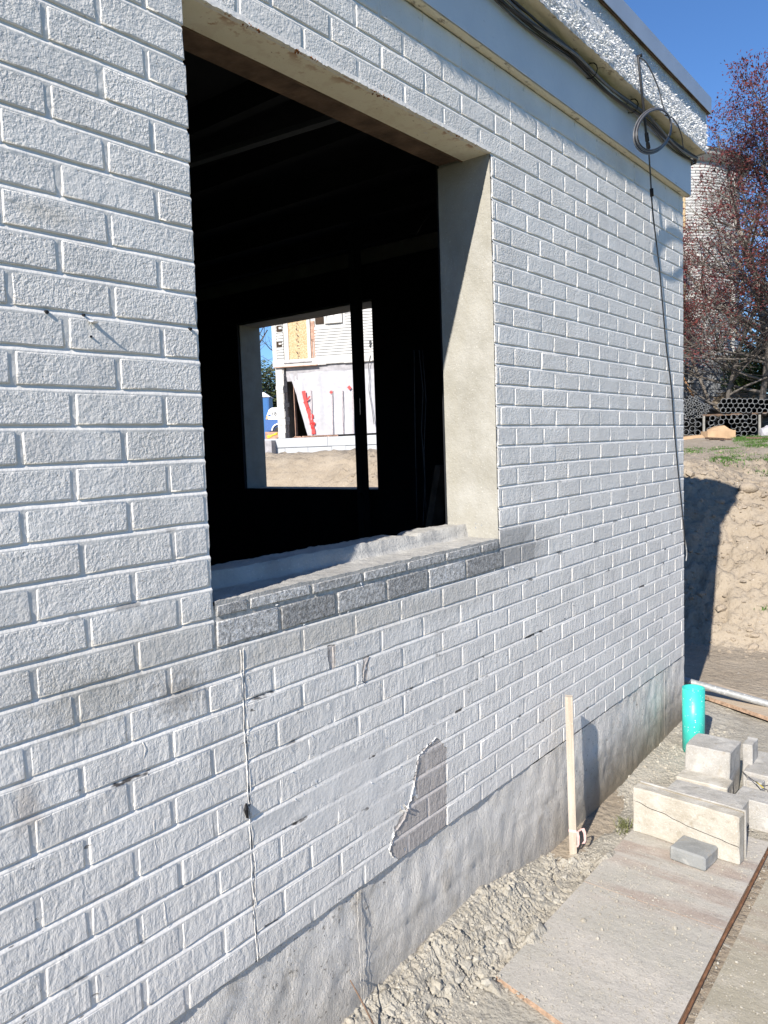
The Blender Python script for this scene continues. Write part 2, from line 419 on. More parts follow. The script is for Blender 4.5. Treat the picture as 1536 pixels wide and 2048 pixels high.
def area(b):
    x0, x1, z0, z1 = b
    P = [PX((x, 0, z)) for x, z in ((x0, z0), (x1, z0), (x1, z1), (x0, z1))]
    if min(p[2] for p in P) < .1: return 0
    u = [min(1536, max(0, p[0])) for p in P]; w = [min(2048, max(0, p[1])) for p in P]
    if max(u) - min(u) < 1 or max(w) - min(w) < 1: return 0
    return abs(sum(u[i] * w[(i + 1) % 4] - u[(i + 1) % 4] * w[i] for i in range(4))) / 2
bricks.sort(key=area, reverse=True)
rest = MB()
for i, (x0, x1, z0, z1) in enumerate(bricks):
    me = BM[random.randrange(12)]; cx, czz = (x0 + x1) / 2, (z0 + z1) / 2
    low = smooth((cz(2) - czz) / .4) * smooth((x0 + 1.3) / .4)
    gap = .0088 - .0010 * low
    sx = (x1 - x0 - gap) / .1945; sz = (z1 - z0 - gap + .0005) / .0590
    y = rr(-.0006, .0006); rot = rr(-.0035, .0035); ry = rr(-.004, .004)
    if i < 300:
        o = bpy.data.objects.new('brick', me); COL.objects.link(o); o.parent = BLD
        o.location = (cx, y, czz); o.scale = (sx, 1, sz); o.rotation_euler = (rr(-.012, .012), rot, ry)
    else:
        Mx = Matrix.Translation((cx, y, czz)) @ Matrix.Rotation(rot, 4, 'Y') @ Matrix.Diagonal((sx, 1, sz, 1))
        n = len(rest.v); rest.v += [tuple(Mx @ v.co) for v in me.vertices]; rest.f += [tuple(q + n for q in p.vertices) for p in me.polygons]
tag(rest.build('brickwork', M['paint'], BLD), kind='stuff')
# bare bricks of the sill: one full course and a cut course above it
random.seed(5)
def rawb(a, b, z0, z1, name='sill_brick'):
    me = RM[random.randrange(4)]; x0, x1 = a * HB, b * HB
    o = bpy.data.objects.new(name, me); COL.objects.link(o); o.parent = BLD
    o.location = ((x0 + x1) / 2, -.002 + rr(-.001, .001), (z0 + z1) / 2); o.scale = ((x1 - x0 - .011) / .1945, 1, (z1 - z0 - .011) / .0590); o.rotation_euler = (0, rr(-.004, .004), 0)
e0 = [-12.12, -10.23, -8.28, -6.29, -4.33, -2.33, 0.0]
for a, b in zip(e0, e0[1:]): rawb(a, b, jz(0), jz(1))
e1 = [-12.08, -11.15, -9.17, -7.25, -5.34, -3.42, -1.41, -.30]
for a, b in zip(e1, e1[1:]): rawb(a, b, jz(1), Z_SILL + .001)

# --- mortar sheet behind the brick faces, its depth uneven
mo = MB()
def nonuni_(segs):
    out = []
    for p_, q_, st_ in segs: out += lin(p_, q_, st_)[:-1]
    return out + [segs[-1][1]]
G_ = .0088
def zrows(z0, z1):
    """rows that follow every bed joint: deep under the upper brick, sloping out onto the lower one"""
    out = {round(z0, 5), round(z1, 5)}
    for k in range(-12, 26):
        j_ = jz(k)
        for d_ in (-.012, -G_ / 2 - .0012, -G_ / 2 + .0008, 0, G_ / 2, G_ / 2 + .004, .022): 
            if z0 < j_ + d_ < z1: out.add(round(j_ + d_, 5))
    return sorted(out)
def mfun(x, z):
    k = min(range(-12, 26), key=lambda q: abs(jz(q) - z)); d_ = (z - jz(k)) + .0006 * noise.noise((x * 22, k * 3.1, 0)) + .0004 * noise.noise((x * 90, k * 3.1, 4))
    low = smooth((cz(3) - z) / .5) * smooth((x + 1.25) / .5)
    dep = .0043 - .0016 * low + .0008 * noise.noise((x * 5, k * 2.7, 2)) + .0006 * noise.noise((x * 35, k * 2.7, 6))
    if abs(d_) > .0085: y = .0015
    else: y = -.0002 + dep * smooth((d_ + G_ / 2 + .0006) / (G_ * .93))
    y += .0004 * fbm((x * 60, 1, z * 60), 2)
    f_ = math.exp(-((x + .75) / .42) ** 2 - ((z - .55) / .28) ** 2)
    y -= .0026 * f_ * smooth(noise.noise((x * 6, 9, z * 6)) * 2 + .75)
    return (x, max(-.0010, y), z)
X0 = NL * HB
grid(mo, nonuni_([(X0, -2.2, .06), (-2.2, XL - .003, .014)]), zrows(cz(-11), Z_FR), mfun)
grid(mo, lin(XR + .0008, XC, .014), zrows(cz(-11), Z_FR), mfun)
grid(mo, lin(XL - .003, XR + .0008, .014), zrows(cz(-11), cz(0)), mfun)
grid(mo, lin(XL - .003, XR + .0008, .014), zrows(Z_HEAD + .004, Z_FR), mfun)
mo.build('mortar', M['mortar'], BLD, smooth=True)
sm = MB(); grid(sm, lin(XL - .012, XR + .012, .012), lin(cz(0), Z_SILL - .004, .012), lambda x, z: (x, .0030 + .0012 * fbm((x * 50, 2, z * 50), 3), z))
sm.build('sill_mortar_joint', M['rawmortar'], BLD, smooth=True)

# --- foundation course below the bricks
fo = MB()
def ffun(x, z):
    t = smooth((x + .2) / .6)
    y = .0065 - .0045 * t + .004 * fbm((x * 5, 7, z * 5), 3) + .0035 * fbm((x * 22, 4, z * 14), 3)
    y += .003 * math.exp(-((z - cz(-14.0) - .01 * math.sin(x * 3)) / .006) ** 2)
    return (x, max(-.002, y), z)
grid(fo, lin(X0, XC, .016), lin(-.62, cz(-11) - .003, .016), ffun)
fo.build('foundation_wall', M['stucco'], BLD, smooth=True)

# --- wall cores (built as bricks' backing, jambs meet them)
DEP = .205
core = MB()
core.box(X0, XL - .0045, .055, DEP, cz(-11), Z_FR); core.box(XR + .004, XC, .055, DEP, cz(-11), Z_FR)
core.box(XL - .004, XR + .004, .055, DEP, cz(-11), Z_SILL - .06); core.box(XL - .004, XR + .004, .055, DEP, Z_HEAD + .03, Z_FR)
core.box(X0, XC, .055, DEP, -.62, cz(-11) - .004)
core.build('wall_core', M['jamb'], BLD)
# end wall (x = XC) with its own opening, back wall, far left wall
ew = MB(); XI = XC - .20; EY0, EY1, EZ0, EZ1 = 1.915, 3.20, 1.163, 2.385; YB = 5.6
ew.box(XI, XC, DEP + .001, EY0, -.6, 3.0); ew.box(XI, XC, EY1, YB, -.6, 3.0); ew.box(XI, XC, EY0, EY1, -.6, EZ0); ew.box(XI, XC, EY0, EY1, EZ1, 3.0)
ew.box(XC - .10, XC - .001, .056, DEP, -.6, Z_FR)
endw = ew.build('end_wall', M['jamb'], BLD)
# ragged brick edge round the far opening
eg = MB()
random.seed(3)
for k in range(18):
    z = EZ0 + .002 + k * CH
    eg.box(XC - .09, XC + .003, EY0 - .05, EY0 + rr(.0, .012), z, z + CH - .010)
eg.build('reveal_edge', M['mortar'], BLD)
iw = MB()
iw.box(X0, XI - .001, YB, YB + .2, -.6, 3.0); iw.box(X0 - .2, X0, 0, YB + .2, -.6, 3.0)
iw.build('rear_wall', M['jamb'], BLD)
lin_ = MB()       # lining on the inside faces, its dark colour standing for the unlit room
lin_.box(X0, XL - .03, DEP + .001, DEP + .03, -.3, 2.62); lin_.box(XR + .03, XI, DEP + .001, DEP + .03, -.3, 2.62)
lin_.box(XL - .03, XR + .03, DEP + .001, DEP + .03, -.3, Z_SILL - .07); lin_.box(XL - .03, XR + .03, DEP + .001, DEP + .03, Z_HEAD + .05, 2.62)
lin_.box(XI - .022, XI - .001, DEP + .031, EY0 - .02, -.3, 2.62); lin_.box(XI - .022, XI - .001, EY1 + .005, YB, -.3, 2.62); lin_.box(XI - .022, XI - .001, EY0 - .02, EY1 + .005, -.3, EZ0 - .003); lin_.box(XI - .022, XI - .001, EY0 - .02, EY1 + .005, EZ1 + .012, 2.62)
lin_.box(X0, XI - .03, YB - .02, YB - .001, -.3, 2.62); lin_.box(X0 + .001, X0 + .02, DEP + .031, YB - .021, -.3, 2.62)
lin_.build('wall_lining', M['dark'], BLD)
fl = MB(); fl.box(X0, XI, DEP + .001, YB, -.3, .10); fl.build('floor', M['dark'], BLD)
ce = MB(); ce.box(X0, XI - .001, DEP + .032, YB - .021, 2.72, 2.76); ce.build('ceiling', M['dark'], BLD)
# ceiling joists
for i in range(9):
    x = XI - .35 - i * .42
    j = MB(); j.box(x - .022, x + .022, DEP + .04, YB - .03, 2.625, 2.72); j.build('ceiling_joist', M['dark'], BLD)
a = WX(395, 327, XI - .03); 
st = MB(); p0 = WZ(398, 326, 2.60); p1 = WZ(650, 247, 2.60)
d = (p1 - p0).normalized(); w_ = d.cross(Vector((0, 0, 1))) * .018
st.prism([p0 - w_ - d * .1, p1 - w_ + d * .25, p1 + w_ + d * .25, p0 + w_ - d * .1], (0, 0, .02)); st.build('ceiling_channel', M['studpale'], BLD)
# steel studs of a stripped partition
def stud(u, y, w=.040, z1=2.62):
    s_ = hit(u, 800, 1, y); x = s_.x
    m_ = MB(); m_.box(x - w / 2, x + w / 2, y, y + .003, .1, z1); m_.box(x - w / 2, x - w / 2 + .003, y + .003, y + .06, .1, z1); m_.box(x + w / 2 - .003, x + w / 2, y + .003, y + .06, .1, z1)
    return m_.build('steel_stud', M['stud'], BLD)
SY = 1.45
sx = hit(725, 800, 1, SY)
dS = (sx - CO).dot(CF); wS = 21 / FPX * dS
ms = MB(); zc_ = .1
for v0, v1, sw in ((991, 986, .0016), (829, 797, .0020), (626, 619, .0026)):     # punched slots
    zl, zh = hit(721, v0, 1, SY).z, hit(721, v1, 1, SY).z; xs0 = hit(720.5, (v0 + v1) / 2, 1, SY).x
    ms.box(sx.x - wS / 2, sx.x + wS / 2 - .004, SY, SY + .003, zc_, zl); ms.box(sx.x - wS / 2, xs0 - sw, SY, SY + .003, zl, zh); ms.box(xs0 + sw, sx.x + wS / 2 - .004, SY, SY + .003, zl, zh); zc_ = zh
ms.box(sx.x - wS / 2, sx.x + wS / 2 - .004, SY, SY + .003, zc_, 2.62); ms.box(sx.x - wS / 2, sx.x - wS / 2 + .003, SY + .003, SY + .04, .1, 2.62); ms.box(sx.x + wS / 2 - .004, sx.x + wS / 2, SY, SY + .04, .1, 2.62)
stu = ms.build('steel_stud', M['stud'], BLD)
# wires hanging inside by the right-hand reveal
for q in ([(832, 470), (850, 440), (862, 425), (882, 411)], [(838, 700), (846, 780), (843, 860), (850, 960), (846, 1050)], [(845, 700), (852, 800), (848, 900), (853, 1045)], [(828, 700), (830, 850), (834, 1040)]):
    w = MB(); w.tube([hit(u, v, 1, .62) for u, v in q], .0018, 5); w.build('hanging_wire', M['cablegrey'], BLD, smooth=True)
tim = MB(); A = [hit(u, v, 1, .5) for u, v in ((882, 930), (893, 930), (886, 1060), (862, 1060))]
tim.prism(A, (0, .03, 0)); tim.build('leaning_board', M['oldwood'], BLD)

# --- reveals, sill, lintel of the near opening
jb = MB()
jb2 = MB()
def jfun(y, z): return (XR - .0028 + .0016 * fbm((y * 20, 3, z * 14), 3), y, z)
grid(jb, lin(.003, DEP, .012), lin(Z_SILL - .01, Z_HEAD - .001, .02), jfun)
grid(jb2, lin(.009, DEP, .012), lin(Z_SILL - .01, Z_HEAD - .001, .02), lambda y, z: (XL - .0035, y, z), flip=True)
jb.build('window_jamb', M['jamb'], BLD); jb2.build('window_jamb', M['jamb'], BLD)
sl = MB()
def sfun(x, y):
    z = Z_SILL + .004 + .003 * fbm((x * 12, y * 12, 2), 3) + .002 * fbm((x * 50, y * 50, 5), 2)
    c = smooth((y - .122 - .003 * fbm((x * 8, 0, 0), 2)) / .010)
    notch = 1 - .4 * smooth(1 - abs(x + .33) / .05) * (.6 + .4 * noise.noise((x * 60, 0, 0)))
    return (x, y, z + .042 * c * notch + .002 * c * fbm((x * 30, y * 20, 9), 3))
grid(sl, lin(XL + .002, XR - .002, .008), lin(.001, DEP + .01, .006), sfun)
n = len(sl.v); xs_ = lin(XL + .002, XR - .002, .008)
for x in xs_: sl.v += [(x, .001, Z_SILL - .012), sfun(x, .001)]
sl.f += [(n + 2 * i, n + 2 * i + 2, n + 2 * i + 3, n + 2 * i + 1) for i in range(len(xs_) - 1)]
n = len(sl.v)
for x in xs_: sl.v += [(x, DEP + .01, Z_SILL - .1), sfun(x, DEP + .01)]
sl.f += [(n + 2 * i + 1, n + 2 * i + 3, n + 2 * i + 2, n + 2 * i) for i in range(len(xs_) - 1)]
sl.build('window_sill', M['sill'], BLD, smooth=True)
li = MB(); li.box(XL - .15, XR + .002, .001, .104, Z_HEAD - .0015, Z_HEAD + .0075); li.build('steel_lintel', M['lintel'], BLD)
le = MB()      # ragged mortar and paint lip along the front of the lintel
xs_ = lin(XL - .0, XR + .0, .006)
for i, x in enumerate(xs_):
    t = .004 + .004 * abs(noise.noise((x * 30, 1, 1))) + .003 * noise.noise((x * 110, 2, 2))
    le.v += [(x, -.001, Z_HEAD + .012), (x, -.003, Z_HEAD + .004 - t), (x, .008 + .01 * abs(noise.noise((x * 40, 5, 5))), Z_HEAD - .0025)]
le.f += [(3 * i + a_, 3 * i + a_ + 1, 3 * i + a_ + 4, 3 * i + a_ + 3) for i in range(len(xs_) - 1) for a_ in (0, 1)]
le.build('lintel_lip', M['mortar'], BLD)
lb = MB(); lb.box(XL + .002, XR - .004, .110, .200, Z_HEAD + .006, Z_HEAD + .04); lb.box(XL + .002, XR - .004, .1045, .1095, Z_HEAD - .004, Z_HEAD + .02)
lb.build('lintel_board', M['oldwood'], BLD)
rs = MB()
random.seed(9)
for (u, v) in ((600, 106), (630, 122), (498, 60), (515, 66), (752, 195), (763, 200), (775, 206), (916, 276)):
    p = WY(u, v, -.003)
    for _ in range(9):
        c = p + Vector((rr(-.012, .012), rr(0, .012), 0)); c.z = Z_HEAD + rr(-.003, .003); s_ = rr(.001, .0035)
        rs.add([c + Vector((s_, 0, 0)), c + Vector((0, s_, -s_ * .4)), c + Vector((-s_, 0, 0)), c + Vector((0, -s_, .0)), c + Vector((0, 0, -s_)), c + Vector((0, 0, s_))], [(0, 1, 5), (1, 2, 5), (2, 3, 5), (3, 0, 5), (1, 0, 4), (2, 1, 4), (3, 2, 4), (0, 3, 4)])
tag(rs.build('rust_scale', M['rust'], BLD), kind='stuff')

# --- caulk beads over the cracks at the ends of the old opening
def bead(x0, z0, x1, z1, r, name='caulk_bead', mat=None, seed=0):
    b = MB(); n_ = max(4, int(abs(z1 - z0) / .008)); pts = []; rd = []
    for i in range(n_ + 1):
        t = i / n_; z = z0 + (z1 - z0) * t
        pts.append((x0 + (x1 - x0) * t + .007 * noise.noise((z * 9, seed, 0)) + .004 * noise.noise((z * 55, seed, 1)), .000 + .002 * noise.noise((z * 25, seed, 3)), z))
        rd.append(r * .5 * (.35 + .9 * abs(noise.noise((z * 45, seed, 5)))))
    b.tube(pts, rd, 6); return b.build(name, mat or M['mortar'], BLD, smooth=True)
bx = -11.42 * HB
bead(bx - .003, cz(-.2), bx - .002, cz(-11), .0042, seed=1); bead(bx + .005, cz(-.2), bx + .005, cz(-11), .003, seed=2)
bead(bx + .001, cz(-.3), bx + .001, cz(-11), .0022, mat=M['tape'], seed=8)
bead(1.08 * HB, cz(24.1), 1.07 * HB, cz(20), .0035, seed=3)
bead(-7.94 * HB, cz(-11.1), -7.96 * HB, -.12, .0034, mat=M['stucco'], seed=4); bead(-7.80 * HB, cz(-11.1), -7.85 * HB, -.12, .002, mat=M['stucco'], seed=5)
bead(15.6 * HB, cz(-11.3), 15.55 * HB, -.08, .003, mat=M['stucco'], seed=6)
# vertical cracked joint further left in the lower wall
for k, x in ((-3, -14.0), (-4, -13.97), (-5, -13.9), (-6, -13.87), (-7, -13.8), (-8, -13.75)):
    bead(x * HB, jz(k + 1) - .004, (x + .02) * HB, jz(k) + .004, .0016, seed=k)

# --- curled and torn paint
def flake(mb, c, s, ang, lift, n=(0, -1, 0)):
    c = Vector(c); a = Vector((math.cos(ang), 0, math.sin(ang))); b = Vector((-math.sin(ang), 0, math.cos(ang))); N_ = Vector(n)
    w = s * rr(.35, .8)
    P = [c - b * w / 2, c + b * w / 2, c + a * s * .55 + b * w * .42 + N_ * lift * .35, c + a * s * .55 - b * w * .38 + N_ * lift * .4, c + a * s * .9 + b * w * rr(-.1, .3) + N_ * lift]
    mb.add(P, [(0, 1, 2, 3), (3, 2, 4)])
random.seed(21)
fk = MB()
for k in range(-10, 2):
    for _ in range(5):
        x = rr(-1.1, .6); flake(fk, (x, -.0015, jz(k) + rr(-.004, .004)), rr(.004, .010), rr(0, 6.28), rr(.001, .004))
for (u, v, s_, n_) in ((700, 1290, .016, 8), (735, 1335, .02, 9), (640, 1560, .014, 8), (840, 1490, .016, 8), (868, 1476, .014, 6), (770, 1372, .014, 8), (775, 1470, .02, 5), (720, 1360, .012, 10), (960, 1052, .012, 10), (1120, 1030, .012, 14), (1090, 1085, .014, 6), (800, 1700, .014, 6), (497, 1480, .012, 12), (495, 1350, .014, 8)):
    p = WY(u, v)
    for _ in range(max(2, n_ // 3)): flake(fk, (p.x + rr(-.03, .03), -.0012, p.z + rr(-.012, .012)), rr(.4, .8) * s_, rr(2.2, 4.4), rr(.001, .0035))
tag(fk.build('paint_flake', M['flake'], BLD), kind='stuff')
def curl(u, v, s, ang, lift):
    c = WY(u, v, -.001); mb = MB(); a = Vector((math.cos(ang), 0, math.sin(ang))); b = Vector((-math.sin(ang), 0, math.cos(ang)))
    nx, ny = 7, 6
    def fn(i, j):
        t = i / nx; q = j / ny - .5
        th = t * 2.4; r_ = s / 2.4
        p = c + a * (math.sin(th) * r_) + Vector((0, -1, 0)) * ((1 - math.cos(th)) * r_ * lift) + b * (q * s * (1.15 - .55 * t) + .004 * noise.noise((i * .7, j * .9, u)))
        return p
    grid(mb, range(nx + 1), range(ny + 1), fn); mb.build('paint_curl', M['flake'], BLD, smooth=True)
curl(812, 1608, .020, 3.7, .9); curl(806, 1614, .024, 3.9, .7)
def torn(px, s, name='paint_edge'):
    mb = MB(); pts = []
    for (u0, v0), (u1, v1) in zip(px, px[1:]):
        A_, B2 = WY(u0, v0), WY(u1, v1); n_ = max(2, int((B2 - A_).length / .004))
        for i in range(n_): pts.append(A_.lerp(B2, i / n_))
    b0_ = len(mb.v)
    for i, p in enumerate(pts):
        j = .15 + abs(noise.noise((i * .35, s * 50, 1))) * .9; dx = .004 * noise.noise((i * .23, 2, s)) ; dz = .003 * noise.noise((i * .4, 5, s))
        mb.v += [(p.x + dx - .008 * j, -.0004, p.z + dz + .001), (p.x + dx - .003 * j, -.0008 - s * j * .4, p.z + dz), (p.x + dx + .001, -.0012 - s * j, p.z + dz - .001)]
    mb.f += [(b0_ + 3 * i + k, b0_ + 3 * i + k + 1, b0_ + 3 * i + k + 4, b0_ + 3 * i + k + 3) for i in range(len(pts) - 1) for k in (0, 1)]
    mb.build(name, M['paint'], BLD, smooth=True)
torn([(872, 1474), (850, 1496), (836, 1512), (829, 1560), (820, 1600), (806, 1640), (788, 1664), (778, 1700), (786, 1718)], .005)
torn([(738, 1312), (729, 1330), (725, 1364)], .0028)
curl(184, 640, .014, 4.6, 1.3); curl(870, 478, .0001, 0, 0) if False else None
# nail holes and old cable clips along the bed joint left of the window
for (u, v, r_) in ((94, 624, .0042), (381, 658, .0042), (168, 630, .003), (182, 673, .0028)):
    c = WY(u, v, -.001); h = MB(); h.tube([c + Vector((0, .004, 0)), c + Vector((0, -.0022, 0))], [r_, r_ * .7], 7); h.build('anchor_hole', M['tape'], BLD)
k_ = MB(); c = WY(493, 1622, -.002); k_.tube([c + Vector((0, 0, .018)), c + Vector((-.002, -.002, .006)), c + Vector((.001, -.001, -.016))], [.002, .006, .003], 6); k_.build('crack_hole', M['tape'], BLD)

# --- frieze board, soffit, fascia, coping
fr = MB(); fr.box(X0, XC + .028, -.030, .052, Z_FR + .006, 2.845); fr.build('frieze_board', M['frieze'], BLD)
fu = MB(); grid(fu, lin(X0, XC + .027, .02), lin(-.0285, .0, .007), lambda x, y: (x, y, Z_FR + .003 - .004 * abs(fbm((x * 18, y * 40, 1), 3))), flip=True)
n = len(fu.v); xs_ = lin(X0, XC + .027, .02)
fu.build('frieze_underside', M['under'], BLD)
ZS = 2.872
FY = -.092
so = MB(); grid(so, lin(X0, XC + .072, .02), lin(FY + .001, .03, .012), lambda x, y: (x, y, ZS + .003 * fbm((x * 10, y * 20, 3), 3) + .0015), flip=True)
so.build('soffit', M['under'], BLD)
so2 = MB(); so2.box(X0, XC + .02, -.024, .052, 2.8455, ZS - .001); so2.build('soffit_batten', M['under'], BLD)
fa = MB(); random.seed(4)
def fafun(x, z):
    t = smooth((3.0 - z) / .06)
    return (x, FY - .0035 * t * abs(fbm((x * 26, 2, z * 26), 4)) * 2 - .002 * fbm((x * 9, 5, z * 9), 2), z)
grid(fa, lin(X0, XC + .0745, .008), lin(ZS - .004, 3.066, .008), fafun)
fa.box(X0, XC + .0735, FY + .004, .2, ZS + .004, 3.067)
grid(fa, lin(FY, .6, .02), lin(ZS - .004, 3.066, .02), lambda y, z: (XC + .075, y, z))
fa.build('fascia', M['fascia'], BLD)
ff = MB()
for _ in range(5200):
    x = rr(-.75, XC + .072); t = random.random() ** 1.3; z = ZS + .004 + t * .125
    if noise.noise((x * 5, 1, z * 16)) < -.12 and z > ZS + .07: continue
    flake(ff, (x, FY - .005, z), rr(.003, .011), rr(0, 6.28), rr(.002, .010))
for _ in range(260):
    x = rr(.2, XC + .072); flake(ff, (x, FY - .003, rr(3.0, 3.05)), rr(.003, .009), rr(0, 6.28), rr(.001, .006))
tag(ff.build('fascia_flake', M['flake'], BLD), kind='stuff')
wb = MB(); wb.box(X0, XC + .084, -.101, .3, 3.068, 3.084); wb.build('roof_board', M['oldwood'], BLD)
mc = MB(); mc.box(X0, XC + .096, -.111, -.108, 3.064, 3.142); mc.box(X0, XC + .096, -.1075, .12, 3.1385, 3.142); mc.box(XC + .093, XC + .096, -.1075, 5.9, 3.064, 3.1382)
mc.build('metal_coping', M['metal'], BLD)
rf = MB(); rf.box(X0 - .25, XC + .07, .02, YB + .25, 2.96, 3.12); rf.build('roof', M['roof'], BLD)
# ================================================================ ground
def m_dirt(name, a, b, c_, scale=1.0, bump=.012, road=False):
    m = NM(name, .95, .15); o = m.xyz()
    c = m.mix(m.ramp(m.noise(2.2 * scale, 6, .6), .32, .68), a, b)
    c = m.mix(m.math('MULTIPLY', m.ramp(m.noise(34 * scale, 5, .7), .52, .72), .6), c, c_)
    if scale == 1.0:      # unseen dark grass, added to weaken the ground's bounce light on the wall
        gm = m.ramp(m.math('ADD', o[1], m.math('MULTIPLY', m.noise(.5, 4), 1.6)), -1.2, -2.0); c = m.mix(gm, c, m.mix(m.ramp(m.noise(3, 5), .4, .6), (.045, .075, .02), (.085, .10, .035)))
    sp = m.ramp(m.voro(26 * scale), .16, .08); c = m.mix(m.math('MULTIPLY', sp, m.ramp(m.noise(7 * scale, 2), .5, .62)), c, (.52, .48, .42))
    m.bump(m.noise(9 * scale, 6, .65), bump * 2.2); m.bump(m.noise(55 * scale, 5, .7), bump * .6); m.bump(m.math('MULTIPLY', m.voro(30 * scale), -1.0), bump * .4)
    return m.done(c)
M['dirt'] = m_dirt('yard_dirt', (.285, .235, .175), (.365, .31, .24), (.17, .135, .10))
M['dirtnear'] = m_dirt('crumbly_dirt', (.285, .26, .215), (.41, .385, .33), (.17, .145, .11), 2.2, .006)
M['clod'] = m_dirt('clod', (.29, .24, .18), (.37, .31, .24), (.17, .135, .10), 2, .006)
def m_chalk():
    m = NM('chalky_rubble', .92, .2)
    c = m.mix(m.ramp(m.noise(11, 5, .6), .38, .62), (.33, .29, .22), (.50, .465, .39))
    m.bump(m.noise(90, 5, .7), .004); return m.done(c)
M['chalk'] = m_chalk()
M['crumb'] = m_dirt('soil_crumb', (.33, .30, .245), (.45, .425, .365), (.22, .19, .15), 3, .003)

def bankx(y): return 3.70 + .58 * smooth((y - 1.1) / 1.0) + .09 * noise.noise((y * .6, 3, 1)) + .05 * noise.noise((y * 2.2, 5, 1))
def gz(x, y):
    """yard level: low by the building, a cut bank, then a rough upper level"""
    t = (x - bankx(y)) / 1.58
    tc = max(0.0, min(1.0, t)); top = .90 + .24 * smooth((y - .45) / .5)
    z = -.125 + (top + .125) * (1 - (1 - tc) ** 1.35)
    if t > 1: z += (1.16 - top) * smooth((t - 1) / 1.0) + .012 * max(0.0, min(x, 30) - 7)
    z += .05 * math.exp(-((t - 1.08) / .16) ** 2) * (1 + 1.5 * noise.noise((x, y * 1.6, 2)))
    lum = smooth(t / .12) * (1 if t < 1.6 else max(.45, 1 - (t - 1.6)))
    if x < 30:
        z += (.12 + lum) * (.035 * noise.noise((x * 2.1, y * 2.1, 1)) + .05 * noise.noise((x * 6, y * 6, 5)) + .03 * noise.noise((x * 14, y * 14, 3))) - lum * .035 * max(0, 1 - abs(noise.noise((x * 6 + 3, y * 6, 9))) / .10)
        if 0 < t < 2 and -1.8 < y < 5.6:
            d_, _p = noise.voronoi((x * 8 + .5 * noise.noise((x * 5, y * 5, 0)), y * 8, z * 8)); z += .05 * (min(.55, d_[1] - d_[0]) - .25); d_, _p = noise.voronoi((x * 21, y * 21, z * 14)); z += .018 * (min(.5, d_[1] - d_[0]) - .2)
    z += .24 * math.exp(-((x - 6.5) / .8) ** 2) * smooth((y - 2.6) / 1.6)
    if 6 < x < 60:
        z += .03 * noise.noise((x * .35, y * .5, 9)) + .035 * noise.noise((x * 1.0, y * 1.0, 7)) * smooth((x - 6) / 3)
    return z
def nonuni(segs):
    out = []
    for a, b, st in segs: out += lin(a, b, st)[:-1]
    return out + [segs[-1][1]]
gxs = nonuni([(-900, -100, 100), (-100, -12, 8), (-12, 2.3, .6), (2.3, 3.2, .12), (3.2, 3.6, .04), (3.6, 5.8, .018), (5.8, 7, .04), (7, 9, .1), (9, 30, .35), (30, 100, 5), (100, 900, 100)])
gys = nonuni([(-900, -100, 100), (-100, -12, 8), (-12, -1.6, .6), (-1.6, -.6, .05), (-.6, 1.2, .02), (1.2, 2.2, .05), (2.2, 5.8, .03), (5.8, 10, .14), (10, 30, .5), (30, 100, 5), (100, 900, 100)])
g = MB(); grid(g, gxs, gys, lambda x, y: (x, y, gz(x, y)))
tag(g.build('ground', M['dirt'], smooth=True), kind='structure')

# strip of broken dirt between wall and boards, finer
WT = [(-1.3, -.075), (-.8, -.058), (-.45, -.035), (-.2, -.022), (.1, -.085), (.33, -.128), (.6, -.145), (.8, -.135), (1.2, -.105), (1.89, -.078), (2.4, -.11)]
def bz(x, y):
    w = interp(x, WT); e = -.112
    t = smooth(-y / .20)
    z = w * (1 - t) + e * t
    rough = (1.0 if x < .3 else .5) * (.12 + .95 * smooth(noise.noise((x * 4.5, y * 4.5, 12)) * 1.7 + .55))
    mid = math.exp(-((y + .10) / .07) ** 2)
    z += rough * mid * (.016 * noise.noise((x * 9, y * 9, 1)) + .0) + rough * (.013 * noise.noise((x * 24, y * 24, 2)) + .008 * noise.noise((x * 60, y * 60, 4)) + .004 * noise.noise((x * 140, y * 140, 4)) + .003 * noise.noise((x * 260, y * 260, 6))) * (1 if y > -.24 else .3)
    z += .034 * smooth(noise.noise((x * 7, 3, 1)) * 1.6 + .25) * math.exp(-((y + .205) / .030) ** 2) * (1 if -.5 < x < .45 else .2)
    d_, _p = noise.voronoi((x * 30 + .6 * noise.noise((x * 20, y * 20, 0)), y * 30, 0)); z += rough * .011 * (min(.5, d_[1] - d_[0]) - .22) * (1 if y > -.22 else .2)
    # cracks and hollows
    cr = abs(noise.noise((x * 13, y * 13, 8)))
    if x < .35: z -= .02 * max(0, 1 - cr / .07) * mid
    z -= .05 * math.exp(-((x - .56) / .07) ** 2 - ((y + .03) / .04) ** 2)
    if y < -.66: z -= .012
    return (x, y, z)
g2 = MB(); grid(g2, nonuni([(-2.1, -1.1, .03), (-1.1, .55, .0055), (.55, 1.95, .010), (1.95, 2.42, .03)]), nonuni([(-1.7, -.7, .04), (-.7, -.26, .03), (-.26, .012, .0055)]), bz)
tag(g2.build('dirt', M['dirtnear']), kind='structure')

